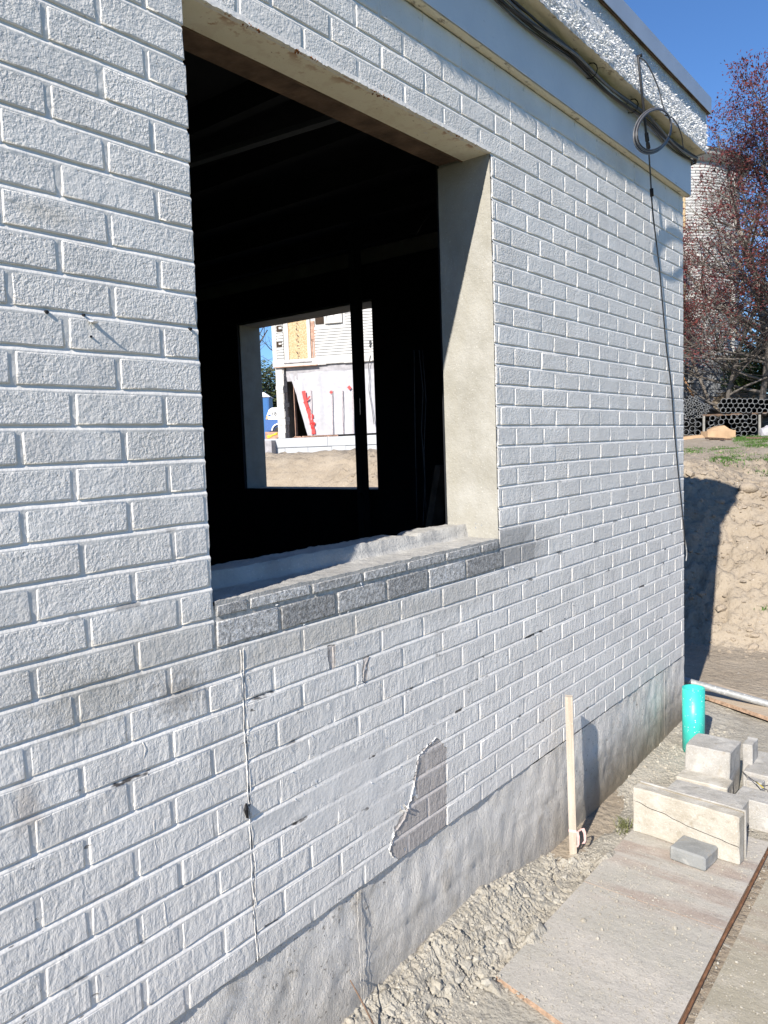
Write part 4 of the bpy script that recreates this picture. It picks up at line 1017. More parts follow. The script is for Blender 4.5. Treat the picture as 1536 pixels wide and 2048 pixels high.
for i in range(9):
    zc = osb[3] - .05 - i * .21; sc = (osb[0] + osb[1]) / 2 - .02
    for _ in range(5): a_ = rr(-.06, .05); b_ = rr(-.07, .07); h_ = random.random() < .5; fbox(f, sc + a_, sc + a_ + (.07 if h_ else .016), .0302, .0315, zc + b_, zc + b_ + (.016 if h_ else .08))
f.build('stamped_print', M['blackpaper'], pn)
for i, (a0, a1, b0, b1) in enumerate(((772, 812, 300, 380), (774, 822, 384, 470), (774, 800, 474, 650), (803, 822, 490, 655), (778, 818, 476, 488))):
    r_ = frect(a0, a1, b0, b1); f = MB(); fbox(f, r_[0], r_[1], -.005, .012 + .004 * (i % 2), r_[2], r_[3]); f.build('sheathing_board', M['hbrown'], HA)
f = MB(); r_ = frect(818, 900, 262, 322); fbox(f, r_[0], r_[1], -.01, .02, r_[2], r_[3]); f.build('missing_siding', M['hgap'], HA)
f = MB(); r_ = frect(905, 1080, 150, 312); fbox(f, r_[0], r_[0] + .1, -.01, .06, r_[2], r_[3]); fbox(f, r_[1] - .09, r_[1], -.01, .06, r_[2], r_[3]); fbox(f, r_[0] + .1, r_[1] - .09, -.01, .08, r_[2], r_[2] + .08); fbox(f, (r_[0] + r_[1]) / 2 - .03, (r_[0] + r_[1]) / 2 + .03, -.01, .05, r_[2] + .08, r_[3]); wf = f.build('window', M['hwhite'], HA)
f = MB(); fbox(f, r_[0] + .1, r_[1] - .09, -.012, .0, r_[2] + .08, r_[3]); f.build('pane', simple('pale_blind', (.62, .62, .60), .3, .5), wf)
# band board, torn edges
f = MB(); random.seed(12); s = sL - .03
while s < sT:
    s2 = s + rr(.3, .8); fbox(f, s, s2 - .002, -.02, .05 + rr(0, .01), zb + .03 + rr(-.02, .02), zb + .30); s = s2
f.build('band_board', M['hwhite'], HA)
f = MB(); q0 = fs(440, 738); q1 = fs(845, 722); fbox(f, q0[0], q1[0], .0, .16, zb + .0, zb + .028); f.build('torn_trim', M['hbrown'], HA)
f = MB(); r_ = frect(530, 1400, 738, 800); fbox(f, r_[0], sT, -.30, -.06, r_[2] - .1, zb + .018); f.build('header_beam', M['hgrey'], HA)
# white corner pillar
f = MB(); r_ = frect(437, 545, 755, 1425); fbox(f, r_[0], r_[1], -.3, .02, zf, zb)
random.seed(6); zz = zf
while zz < zb - .1:
    h_ = rr(.12, .5); fbox(f, r_[0] + rr(-.03, .06), r_[1] - rr(-.02, .06), .021, .035 + rr(0, .03), zz + .01, min(zb, zz + h_)); zz += h_
f.build('corner_pillar', M['hwhite'], HA)
f = MB(); r2 = frect(540, 590, 830, 1425); zz = zf
while zz < r2[3]:
    h_ = rr(.1, .3); fbox(f, r_[1] - rr(0, .06), r2[1] - rr(-.02, .18), .0, .02 + rr(0, .03), zz, min(zb, zz + h_ - .01)); zz += h_
f.build('torn_paper', M['blackpaper'], HA)
f = MB(); r_ = frect(592, 622, 830, 1410); fbox(f, r_[0], r_[1], -.35, -.12, zf, zb); f.build('bare_stud', M['hbrown'], HA)
f = MB(); fbox(f, sL + .25, sT - .3, -1.6, -1.5, zf, zb); f.build('inner_wall', M['hgap'], HA)
# plastic sheeting
f = MB(); z1 = fs(900, 782)[1]; z0 = fs(900, 1392)[1]; sa = fs(562, 800)[0]; sb = fs(745, 1385)[0]; nS, nZ = 170, 60
def film(i, j):
    t = j / nZ; left = sa + (sb - sa) * (1 - t) ** .9; s = left + (sT - left) * (i / nS) ** 1.25
    zt = z1 + .035 * noise.noise((s * 1.7, 1, 1)) + .02 * noise.noise((s * 6, 1, 3))
    zq = z0 + (zt - z0) * t
    w = -.03 + .05 * noise.noise((s * 3.2, zq * .35, 2)) + .045 * noise.noise((s * 9 + zq * .8, zq * 1.2, 5)) + .012 * noise.noise((s * 22, zq * 7, 7)) + .02 * abs(math.sin(s * 2.6)) ** 6
    return FP(s, w, zq)
grid(f, range(nS + 1), range(nZ + 1), film); f.build('plastic_sheet', M['film'], HA, smooth=True)
def tape(pts, wd, mat=None, name='red_tape'):
    f = MB()
    for (a, b), (c, d) in zip(pts, pts[1:]):
        A = fs(a, b); B_ = fs(c, d); dx, dz = B_[0] - A[0], B_[1] - A[1]; l = math.hypot(dx, dz); nx, nz = -dz / l * wd / 2, dx / l * wd / 2; j = [rr(.8, 1.25) for _ in range(4)]
        f.add([FP(A[0] + nx * j[0], .055, A[1] + nz), FP(A[0] - nx * j[1], .055, A[1] - nz), FP(B_[0] - nx * j[2], .06, B_[1] - nz), FP(B_[0] + nx * j[3], .06, B_[1] + nz)], [(0, 1, 2, 3), (3, 2, 1, 0)])
    return f.build(name, mat or M['redtape'], HA)
tape([(712, 970), (730, 1075), (752, 1140), (770, 1200), (788, 1275), (800, 1330), (806, 1385)], .155)
tape([(712, 1085), (745, 1060), (772, 1020)], .07); tape([(755, 1215), (805, 1210)], .16); tape([(770, 1280), (822, 1285)], .12)
tape([(1140, 925), (1162, 948)], .12); tape([(968, 972), (982, 990)], .10)
for a in (782, 985, 1085, 1182): tape([(a, 960 if a != 1182 else 950), (a + 3, 1250), (a + 6, 1380)], .035, simple('pale_stud_strip', (.60, .53, .53), .5, .4), 'pale_stud_strip')  # pale strips stand for studs showing faintly through the film
f = MB(); P = [FP(*(lambda q: (q[0], .1, q[1]))(fs(a, b))) for a, b in ((1355, 630), (1335, 720), (1345, 850), (1340, 960), (1365, 1110), (1390, 1290))]
f.tube(P, .012, 5); f.build('hanging_wire', M['cable'], HA, smooth=True)
f = MB(); c = fs(1350, 510); fbox(f, c[0] - .03, c[0] + .04, .02, .1, c[1] - .06, c[1] + .09); fbox(f, c[0] - .05, c[0] + .02, .02, .1, c[1] - .14, c[1] - .09); f.build('wire_bracket', M['cable'], HA)
# rubble on the sill and foundation boards
f = MB(); fbox(f, sL - 8, sT, -.35, .03, 1.0, zf - .02); f.build('foundation_wall', M['palefoam'], HA)
sj = fs(942, 1450)[0]; zl = fs(700, 1505)[1]
for s0, s1 in ((sL - 5, fs(340, 1450)[0] - .01), (fs(340, 1450)[0], sj), (sj + .012, sj + 2.4), (sj + 2.412, sT)):
    f = MB(); fbox(f, s0, s1, .031, .085, zl, zf); f.build('insulation_board', M['palefoam'], HA)
s = sL - 5; random.seed(14)
while s < sT:
    f = MB(); s2 = s + rr(.5, 1.3); fbox(f, s, s2 - .012, .031, .06 + rr(0, .015), 1.0, zl - .012 - rr(0, .03)); f.build('lower_board', M['palefoam'], HA); s = s2
f = MB(); random.seed(15)
for _ in range(60):
    s = rr(fs(600, 1400)[0], fs(1000, 1400)[0]); fbox(f, s, s + rr(.05, .25), -.1, .0, zf, zf + rr(.02, .07))
tag(f.build('sill_rubble', M['hbrown'], HA), kind='stuff')
# slab with compressor and portable toilet
def vbox(mb, c, rt, fw, w, d, z0, z1, bev=0):
    """box centred at c, width along rt, depth along fw"""
    P = [(c.x + rt.x * a + fw.x * b, c.y + rt.y * a + fw.y * b, z) for z in (z0, z1) for a, b in ((-w / 2, -d / 2), (w / 2, -d / 2), (w / 2, d / 2), (-w / 2, d / 2))]
    return mb.add(P, [(0, 3, 2, 1), (4, 5, 6, 7), (0, 1, 5, 4), (1, 2, 6, 5), (2, 3, 7, 6), (3, 0, 4, 7)])
zp = 1.86
f = MB(); c = FO + FR_ * (sL - 4.2) - FN * 7; vbox(f, c, FR_, FN, 8.3, 15, 1.0, zp); tag(f.build('concrete_slab', M['hgrey']), kind='structure')
M['tblue'] = simple('toilet_blue', (.03, .13, .33), .5, .4, var=.1); M['tdark'] = simple('toilet_blue_frame', (.02, .09, .25), .5, .4)
M['mwhite'] = simple('machine_white', (.80, .80, .78), .35, .5, var=.05); M['mblue'] = simple('machine_blue', (.03, .10, .30), .4, .5)
M['orange'] = simple('orange_lens', (.75, .30, .06), .4, .5); M['strap'] = simple('yellow_strap', (.75, .58, .05), .6, .3)
d_ = ray(516, 830); c = CO + d_ * 30.5; rt = Vector((CR.x, CR.y, 0)).normalized(); fw = Vector((CF.x, CF.y, 0)).normalized()
q = (CO + ray(543.5, 830) * 37); c = q - rt * .57; c.z = zp
t = empty('portable_toilet', (c.x, c.y, zp), 'blue portable toilet with a white roof standing behind the compressor', 'portable toilet')
zr = (CO + ray(530, 796) * 37).z
f = MB(); vbox(f, c, rt, fw, 1.12, 1.15, zp, zr); f.build('cabin', M['tblue'], t)
f = MB()
for a in (-.5, -.16, .2, .52): cc = c + rt * a - fw * .585; vbox(f, cc, rt, fw, .07, .04, zp, zr)
f.build('frame', M['tdark'], t)
f = MB(); f.add([tuple(c + rt * a + fw * b + Vector((0, 0, z - c.z))) for a, b, z in ((-.62, -.63, zr), (.62, -.63, zr), (.62, .63, zr), (-.62, .63, zr), (-.3, -.4, zr + .24), (.3, -.4, zr + .24), (.3, .4, zr + .24), (-.3, .4, zr + .24))], [(0, 3, 2, 1), (4, 5, 6, 7), (0, 1, 5, 4), (1, 2, 6, 5), (2, 3, 7, 6), (3, 0, 4, 7)]); f.build('roof', M['mwhite'], t)
D2 = 34.0; A = CO + ray(531, 840) * D2; Lm = 2.6
cm = empty('air_compressor', (A.x, A.y, zp), 'white and blue towed air compressor marked 185D beside the house corner', 'compressor')
def mp(a, b, dd=0): p = CO + ray(460 + a / 4.8, 580 + b / 4.8) * (D2 + dd); return p
prof = [(345, 1232), (352, 1205), (372, 1150), (400, 1130), (455, 1128), (620, 1128), (620, 1243), (345, 1243)]
f = MB(); f.prism([mp(*q_) for q_ in prof], fw * 1.3); f.build('hood', M['mwhite'], cm)
prof = [(336, 1262), (344, 1246), (620, 1246), (620, 1352), (336, 1352)]
f = MB(); f.prism([mp(*q_) for q_ in prof], fw * 1.28); f.build('body', M['mblue'], cm)
f = MB(); f.prism([mp(*q_, -.02) for q_ in ((346, 1240), (350, 1210), (358, 1205), (360, 1240))], fw * .018); f.build('side_lamp', M['orange'], cm)
f = MB(); ring_ = []; c0 = mp(470, 1352, -.03); r_ = .30
arc = [c0 + rt * (math.cos(math.radians(k)) * r_) + Vector((0, 0, math.sin(math.radians(k)) * r_)) for k in range(0, 181, 15)]
f.tube(arc, .035, 6); f.build('mudguard', M['mwhite'], cm, smooth=True)
f = MB(); f.tube([c0 + Vector((0, 0, -.05)) + fw * .0, c0 + Vector((0, 0, -.05)) + fw * .2], .24, 18); f.build('wheel', M['cable'], cm)
f = MB(); q0 = mp(336, 1362, -.3); q1 = mp(640, 1362, -.3); f.prism([q0, q1, Vector((q1.x, q1.y, zp)), Vector((q0.x, q0.y, zp))], fw * 1.9); f.build('timber_skid', M['hbrown'], cm)
tx = bpy.data.curves.new('marking', 'FONT'); tx.body = '185D'; tx.size = .24; tx.extrude = .002; to = bpy.data.objects.new('marking_tmp', tx); COL.objects.link(to)
bpy.context.view_layer.update(); dg = bpy.context.evaluated_depsgraph_get(); tm = bpy.data.meshes.new_from_object(to.evaluated_get(dg)); bpy.data.objects.remove(to); tm.materials.clear(); tm.materials.append(M['blackpaper'])
p0 = mp(396, 1208, -.012); Mt = Matrix(((rt.x, 0, -fw.x, p0.x), (rt.y, 0, -fw.y, p0.y), (0, 1, 0, p0.z), (0, 0, 0, 1))); tm.transform(Mt); link('marking', tm, cm)
f = MB(); f.prism([mp(*q_, -.012) for q_ in ((366, 1196), (390, 1194), (390, 1212), (366, 1214))], fw * .008); f.build('logo_bar', M['mblue'], cm)
f = MB(); f.tube([mp(362, 1422, -.6), mp(455, 1372, -.5)], .035, 6); f.tube([mp(355, 1405, -.6), mp(455, 1385, -.55)], .03, 6); tag(f.build('yellow_hose', M['strap'], smooth=True), 'yellow hose lying by the timber skid left of the house', 'hose')

# ================================================================ turret house to the right
DT = 38.0; TC = CO + ray(1315, 870) * DT; TC.z = 0; TR = 3.6
def tz(v): return 1.441 + (870 - v) / FPX * DT
def tang(u):           # angle on the turret for a picture column
    best = None
    for i in range(720):
        a = i / 720 * 2 * math.pi; p = TC + Vector((math.cos(a) * TR, math.sin(a) * TR, 1.44)); n_ = Vector((math.cos(a), math.sin(a), 0))
        if n_.dot(p - CO) > 0: continue
        e_ = abs(PX(p)[0] - u)
        if best is None or e_ < best[0]: best = (e_, a)
    return best[1]
HB_ = empty('turret_house', (TC.x, TC.y, 1.3), 'white shingled house with a round turret and conical grey roof behind the red tree', 'house')
def cyl(mb, r0, z0, r1, z1, n=64, a0=0, a1=2 * math.pi):
    b = len(mb.v)
    for r_, z in ((r0, z0), (r1, z1)):
        for i in range(n + 1): a = a0 + (a1 - a0) * i / n; mb.v.append((TC.x + math.cos(a) * r_, TC.y + math.sin(a) * r_, z))
    for i in range(n): mb.f.append((b + i, b + i + 1, b + n + 2 + i, b + n + 1 + i))
f = MB(); z = tz(735)
while z < tz(388): cyl(f, TR + .03, z, TR, z + .125); cyl(f, TR, z, TR + .03, z + .0001); z += .125
tag(f.build('shingle_course', M['hsiding'], HB_), kind='stuff')
f = MB(); cyl(f, TR - .06, .8, TR - .06, tz(735)); f.build('foundation', M['hgrey'], HB_)
M['roofshingle'] = simple('grey_roof_shingle', (.20, .215, .20), .9, .2, var=.35, nscale=5)
f = MB(); zr0, zr1 = tz(374), tz(286); n_ = 15
for i in range(n_):
    t0, t1 = i / n_, (i + 1) / n_; cyl(f, (TR + .5) * (1 - t0) + .05, zr0 + (zr1 - zr0) * t0, (TR + .5) * (1 - t1) + .02, zr0 + (zr1 - zr0) * t1)
f.build('roof', M['roofshingle'], HB_)
f = MB(); cyl(f, TR + .42, tz(380), TR + .52, tz(373)); cyl(f, TR + .2, tz(386), TR + .42, tz(380)); cyl(f, TR + .03, tz(388), TR + .2, tz(386)); f.build('cornice', M['hwhite'], HB_)
M['greystone'] = simple('painted_grey_stone', (.27, .28, .29), .8, .25, var=.2, nscale=4, bump=.02, bscale=8)
random.seed(44); z = tz(800); aR = tang(1462); row = 0
span = 1.75
sgn = 1 if tang(1400) > aR else -1
while z < tz(736):
    h_ = rr(.24, .42); a = -.1
    while a < span:
        w = rr(.3, .85) / TR; a0, a1 = a + .005, min(a + w, span) - .005; f = MB(); b = len(f.v)
        aw = [aR + sgn * (a0 + (a1 - a0) * k / 3) for k in range(4)]; rr_ = TR + .0 + rr(.0, .05); zz0, zz1 = z + .015, min(z + h_, tz(735)) - .01
        for r_ in (TR - .05, rr_):
            for zq in (zz0, zz1):
                for q_ in aw: f.v.append((TC.x + math.cos(q_) * r_, TC.y + math.sin(q_) * r_, zq))
        for i in range(3): f.f += [(8 + i, 9 + i, 13 + i, 12 + i), (4 + i, 5 + i, 13 + i, 12 + i), (0 + i, 1 + i, 9 + i, 8 + i)]
        f.f += [(0, 4, 12, 8), (3, 7, 15, 11)]; 
        o = f.build('stone', M['greystone'], HB_); a += w
    z += h_
def tpanel(name, u0, u1, v0, v1, r_, mat, par, th=.05):
    a0, a1 = tang(u0), tang(u1); f = MB(); b = 0; n = 6
    for q in (TR + r_, TR + r_ + th):
        for zq in (tz(v1), tz(v0)):
            for k in range(n + 1): a = a0 + (a1 - a0) * k / n; f.v.append((TC.x + math.cos(a) * q, TC.y + math.sin(a) * q, zq))
    m_ = n + 1
    for i in range(n): f.f += [(2 * m_ + i, 2 * m_ + i + 1, 3 * m_ + i + 1, 3 * m_ + i), (m_ + i, m_ + i + 1, 3 * m_ + i + 1, 3 * m_ + i), (i, i + 1, 2 * m_ + i + 1, 2 * m_ + i)]
    f.f += [(0, m_, 3 * m_, 2 * m_), (n, m_ + n, 3 * m_ + n, 2 * m_ + n)]
    return f.build(name, mat, par)
win = tpanel('window', 1364, 1388, 738, 775, .05, M['hwhite'], HB_)
for u0, u1 in ((1367, 1374), (1377, 1385)): tpanel('pane', u0, u1, 743, 771, .101, simple('dim_pane', (.10, .11, .12), .15, .6), win, .004)
tpanel('boarded_window', 1345, 1371, 432, 506, .03, M['osb'], HB_); tpanel('boarded_window', 1345, 1370, 600, 694, .03, M['osb'], HB_)
p = TC + Vector((math.cos(aR), math.sin(aR), 0)) * (TR + .05)
f = MB(); vbox(f, p, rt, fw, .16, .16, 1.2, tz(385)); f.build('corner_post', M['hwhite'], HB_)
f = MB(); cB = TC - rt * 4.0 + fw * 5.5; vbox(f, cB, rt, fw, 9, 8, 1.0, 11.5); f.build('main_wall', M['hsiding'], HB_)
f = MB(); f.add([tuple(cB + rt * a + fw * b + Vector((0, 0, z))) for a, b, z in ((-4.8, -4.3, 11.5), (4.8, -4.3, 11.5), (4.8, 4.3, 11.5), (-4.8, 4.3, 11.5), (-4.8, 0, 15), (4.8, 0, 15))], [(0, 1, 5, 4), (2, 3, 4, 5), (0, 4, 3), (1, 2, 5), (0, 3, 2, 1)]); f.build('main_roof', M['roofshingle'], HB_)
f = MB(); a = CO + ray(1364, 750) * 33; b = CO + ray(1385, 790) * 32.5; f.tube([a + (a - b) * .4, b + (b - a) * .5], .07, 4); tag(f.build('leaning_board', simple('orange_board', (.55, .30, .15), .8, .2)), 'orange brown board leaning up from the small grey pipes', 'board')

# ================================================================ stacks of conduit
M['pvc'] = simple('grey_conduit', (.09, .095, .105), .45, .4, var=.12, nscale=3); M['pvcdark'] = simple('conduit_bore', (.015, .015, .018), .8, .2)
fwR = (fw * math.cos(math.radians(26)) + rt * math.sin(math.radians(26))).normalized()
def conduit_mesh(name, r, L_):
    mb = MB(); mb.ring_tube((0, 0, 0), fwR * L_, r - (.005 if r < .06 else .006), r, 14)
    me = bpy.data.meshes.new(name); me.from_pydata(mb.v, [], mb.f); me.materials.append(M['pvc']); me.polygons.foreach_set('use_smooth', [True] * len(me.polygons)); me.update(); return me
rings = {}
def ring_mesh(r):
    if r in rings: return rings[r]
    mb = MB(); mb.ring_tube(fwR * -.004, fwR * .02, r - .007, r + .001, 14); me = bpy.data.meshes.new('cut_end'); me.from_pydata(mb.v, [], mb.f); me.materials.append(M['cutend']); me.update(); rings[r] = me; return me
M['cutend'] = simple('pale_cut_end', (.23, .24, .245), .6, .3, var=.1)
small = conduit_mesh('conduit', .043, 5.5); big = conduit_mesh('conduit', .084, 5.5)
S = [(315,425),(408,425),(357,443),(307,472),(262,485),(427,477),(377,490),(330,520),(275,533),(385,540),(460,525),(505,537),(235,572),(333,572),(437,572),(563,548),(280,590),(382,590),(492,590),(602,590),(545,608),(240,625),(290,638),(343,625),(440,628),(392,640),(503,640),(583,640),(245,672),(298,690),(350,677),(412,682),(480,680),(543,680),(225,715),(270,735),(340,730),(390,730),(443,732),(497,725),(210,460),(215,520),(190,590),(200,640),(190,690)]
Bg = [(843,490),(925,486),(1003,490),(1090,486),(1165,490),(1255,484),(1340,490),(1430,500),(1515,500),(1600,500),(790,558),(948,558),(1110,560),(1280,560),(1450,572),(1610,572),(835,630),(910,628),(993,630),(1070,625),(1155,630),(1235,628),(1322,635),(1405,632),(1487,645),(1575,640),(250,848),(352,795),(435,852),(250,975),(350,920),(430,980),(335,1050),(170,800),(170,910),(665,755),(832,740),(925,736),(997,738),(1105,735),(1183,740),(1315,735),(800,815),(965,805),(1055,800),(1135,795),(1240,800),(1318,812),(668,895),(1002,880),(1177,862),(645,830),(620,940),(1065,930),(1130,925),(1215,925),(1308,935),(1160,1000),(1070,1055),(1295,1055),(760,900),(850,960),(730,1010),(940,1000)]
random.seed(17)
ORD = ['first', 'second', 'third', 'fourth', 'fifth', 'sixth', 'seventh', 'eighth', 'ninth', 'tenth', 'eleventh', 'twelfth', 'thirteenth', 'fourteenth', 'fifteenth']
def rank(lst, step):
    rows = {}
    for p_ in sorted(lst, key=lambda q: q[1]):
        k_ = next((k for k in rows if abs(k - p_[1]) < step), None)
        if k_ is None: rows[p_[1]] = k_ = p_[1]; rows[k_] = []
        rows[k_].append(p_)
    out = {}
    for i, k in enumerate(sorted(rows)):
        for j, p_ in enumerate(sorted(rows[k])): out[p_] = (ORD[j], ORD[i])
    return out
for lst, me, r_, lab, grp in ((S, small, .043, 'thin grey conduit pipe, %s from the left in the %s row down', 'thin grey conduit pipes stacked by the corner'), (Bg, big, .084, 'wide grey conduit pipe, %s from the left in the %s row down', 'wide grey conduit pipes in the stacks')):
    for a, b in lst:
        u, v = 1340 + a / 7.84, 740 + b / 7.84; dd = 24.0 + rr(-.08, .12) + (.25 if (r_ > .05 and me is big and noise.noise((a, b, 0)) > .1) else 0)
        o = bpy.data.objects.new('conduit_pipe', me); COL.objects.link(o); p = CO + ray(u, v) * dd; o.location = p; rk = rank(lst, 26)[(a, b)]; tag(o, lab % rk, 'pipe', grp)
        c = bpy.data.objects.new('cut_end', ring_mesh(r_)); COL.objects.link(c); c.parent = o
M['postwood'] = simple('weathered_post', (.28, .27, .24), .9, .2, var=.25, nscale=8)
for i, (a, b0, b1) in enumerate(((1405, 700, 1020), (530, 720, 1010))):
    f = MB(); p = CO + ray(1340 + a / 7.84, 740 + b0 / 7.84) * 23.9; z0 = (CO + ray(1340 + a / 7.84, 740 + b1 / 7.84) * 23.9).z; vbox(f, p, rt, fw, .055, .055, z0 - .3, p.z); tag(f.build('rack_post', M['postwood']), ('pale upright post between the wide conduit pipes at the right edge', 'dark upright post between the thin stack and the wide conduit pipes')[i], 'post')
f = MB(); p = CO + ray(1470, 740 + 690 / 7.84) * 24.1; vbox(f, p, rt, fw, 2.2, .08, p.z - .035, p.z + .02); tag(f.build('spacer_plank', M['oldwood']), 'dark plank separating the upper and lower wide conduit pipes', 'plank')
M['card'] = simple('tan_cardboard', (.42, .285, .17), .85, .2, var=.18, nscale=4)
cbx = empty('cardboard_crate', tuple(CO + ray(1443, 886) * 23.0), 'crumpled tan cardboard crate with a sagging lid in front of the wide conduit pipes', 'crate')
def cp_(a, b, dd=0): return CO + ray(1340 + a / 7.84, 740 + b / 7.84) * (23.0 + dd)
f = MB(); f.prism([cp_(590, 960), cp_(1030, 940), cp_(1028, 1095), cp_(592, 1110)], fw * .5); f.build('side_panel', M['card'], cbx)
f = MB(); f.prism([cp_(650, 930, .2), cp_(760, 880, .3), cp_(850, 868, .3), cp_(930, 920, .2), cp_(1000, 942, .1), cp_(640, 958, .1)], fw * .3); f.build('lid_flap', M['card'], cbx)
for a in (600, 1010): f = MB(); f.prism([cp_(a - 8, 1090, -.02), cp_(a + 20, 1090, -.02), cp_(a + 20, 1150, -.02), cp_(a - 8, 1150, -.02)], fw * .45); f.build('foot', M['card'], cbx)
f = MB(); f.prism([cp_(640, 1098, .05), cp_(995, 1096, .05), cp_(960, 1118, .05), cp_(800, 1125, .05), cp_(660, 1112, .05)], fw * .02); f.build('slot', M['pvcdark'], cbx)
cb2 = empty('cardboard_crate', tuple(cp_(410, 1140, -.4)), 'flattened tan cardboard crate half hidden by the white wall corner', 'crate')
f = MB(); f.prism([cp_(180, 1060, -.4), cp_(500, 1015, -.4), cp_(575, 1080, -.4), cp_(180, 1100, -.4)], fw * .6); f.build('lid_flap', M['card'], cb2)
f = MB(); f.prism([cp_(180, 1101, -.42), cp_(582, 1082, -.42), cp_(582, 1148, -.42), cp_(180, 1145, -.42)], fw * .5); f.build('side_panel', simple('pale_cardboard', (.46, .34, .22), .85, .2, var=.1), cb2)
for i, (A, B_, lab) in enumerate((((560, 1165), (860, 1205), 'dark board lying flat in front of the cardboard crate'), ((620, 1150), (960, 1182), 'thin grey lath lying just before the cardboard crate'), ((1200, 1205), (1600, 1222), 'dark stick lying on the grass toward the right edge'))):
    f = MB(); p, q = CO + ray(1340 + A[0] / 7.84, 740 + A[1] / 7.84) * (20.5 - i * .2), CO + ray(1340 + B_[0] / 7.84, 740 + B_[1] / 7.84) * 19.5
    p.z = gz(p.x, p.y) + .04; q.z = gz(q.x, q.y) + .05; f.tube([p, q], .03, 4); tag(f.build('loose_board', M['oldwood']), lab, 'board')
f = MB(); p = CO + ray(1533, 872) * 23; p.z = gz(p.x, p.y) + .15; bm = bmesh.new(); bmesh.ops.create_icosphere(bm, subdivisions=2, radius=.2)
for v in bm.verts: v.co = v.co * (1 + .3 * noise.noise(v.co * 9))
me = bpy.data.meshes.new('plastic_bag'); bm.to_mesh(me); bm.free(); me.materials.append(M['film']); o = link('plastic_bag', me); o.location = p; tag(o, 'crumpled white plastic bag at the foot of the conduit stack, right edge', 'bag')

# ================================================================ grass patches on the upper level
rg = random.Random(77); gb = MB()
def patch(a0, a1, b0, b1, n, h=.06):
    for _ in range(n):
        a, b = rg.uniform(a0, a1), rg.uniform(b0, b1); u, v = 1340 + a / 7.84, 740 + b / 7.84; d_ = ray(u, v)
        z = 1.15
        for _k in range(3):
            if d_.z > -1e-4: break
            t_ = (z - CO.z) / d_.z; p = CO + d_ * t_; z = gz(p.x, p.y)
        else:
            if bankx(p.y) + 2.3 < p.x < 30 and noise.noise((p.x * 1.5, p.y * 1.5, 0)) > -.25: tuft(gb, (p.x, p.y, z - .005), 6, h * rg.uniform(.5, 1.1), .05, rg, .003)
patch(250, 500, 1300, 1330, 150, .035); patch(620, 1100, 1280, 1325, 300, .035); patch(700, 1700, 1400, 1455, 1100, .045); patch(1000, 1700, 1090, 1190, 4200, .08)
tag(gb.build('grass', M['grassm']), 'patches of short green grass on the upper level', 'grass', kind='stuff')
tf = MB(); p = WX(1534, 1228, 4.0); tuft(tf, (p.x, p.y, gz(p.x, p.y)), 60, .06, .03, rg, .002); tag(tf.build('grass_tuft', M['grassm']), 'small green tuft growing on the earth bank at the right edge', 'grass', kind='stuff')

# ================================================================ trees
M['bark'] = simple('grey_bark', (.13, .115, .10), .95, .15, var=.35, nscale=8, bump=.02, bscale=20)
M['barkpale'] = simple('pale_bark', (.26, .24, .205), .95, .15, var=.35, nscale=8, bump=.02, bscale=20)
def m_leaf(name, a, b, c_):
    m = NM(name, .55, .3); c = m.mix(m.ramp(m.noise(1.3, 3), .35, .65), a, b); c = m.mix(m.ramp(m.noise(9, 2), .5, .7), c, c_)
    m.b.inputs['Transmission Weight'].default_value = 0; return m.done(c)
M['redleaf'] = m_leaf('red_leaf', (.085, .020, .018), (.145, .036, .028), (.07, .026, .034))
M['greenleaf'] = m_leaf('green_leaf', (.05, .085, .02), (.085, .12, .03), (.03, .05, .014))
M['everg'] = m_leaf('evergreen_leaf', (.035, .055, .02), (.06, .08, .025), (.10, .10, .04))
M['dryleaf'] = m_leaf('dry_brush', (.16, .12, .075), (.22, .17, .11), (.09, .07, .05))
def grow(rnd, base, h, spread, levels, n0, lean=(0, 0), trunk_r=.16, up=.55, nb=4, droop=0.0, low=.28):
    """returns trunk, branches (MB) and twig tips"""
    tr, br, tips = MB(), MB(), []
    def limb(mb, p, d, L_, r, lev):
        k = 5 if lev < 2 else 3; pts = [p.copy()]; q = p.copy(); dd = d.copy()
        for i in range(k):
            dd = (dd + Vector((rnd.gauss(0, .16), rnd.gauss(0, .16), rnd.gauss(0, .10) + (.05 if lev > 0 else 0) - droop))).normalized(); q = q + dd * (L_ / k); pts.append(q.copy())
        rs = [r * (1 - .62 * i / k) for i in range(k + 1)]; mb.tube(pts, rs, 7 if lev == 0 else (5 if lev == 1 else 3), caps=False)
        if lev >= levels:
            for p_ in pts[1:]: tips.append((p_, dd.copy()))
            return
        m_ = n0 if lev == 0 else nb
        for i in range(m_):
            t = (i + rnd.random()) / m_; t = low + (1 - low) * t if lev == 0 else .2 + .8 * t
            f_ = t * k; i0 = min(k - 1, int(f_)); pt = pts[i0].lerp(pts[i0 + 1], f_ - i0)
            a = rnd.uniform(0, 6.283); side = Vector((math.cos(a), math.sin(a), rnd.uniform(-.15, up)))
            nd = (dd * .35 + side).normalized(); lim = (spread * (1.1 - .75 * t) if lev == 0 else L_ * rnd.uniform(.45, .75))
            limb(br, pt, nd, max(lim, .25), rs[i0] * (.5 if lev == 0 else .6), lev + 1)
        if lev > 0: tips.append((pts[-1], dd.copy()))
    limb(tr, Vector(base), Vector((lean[0], lean[1], 1)).normalized(), h, trunk_r, 0)
    return tr, br, tips
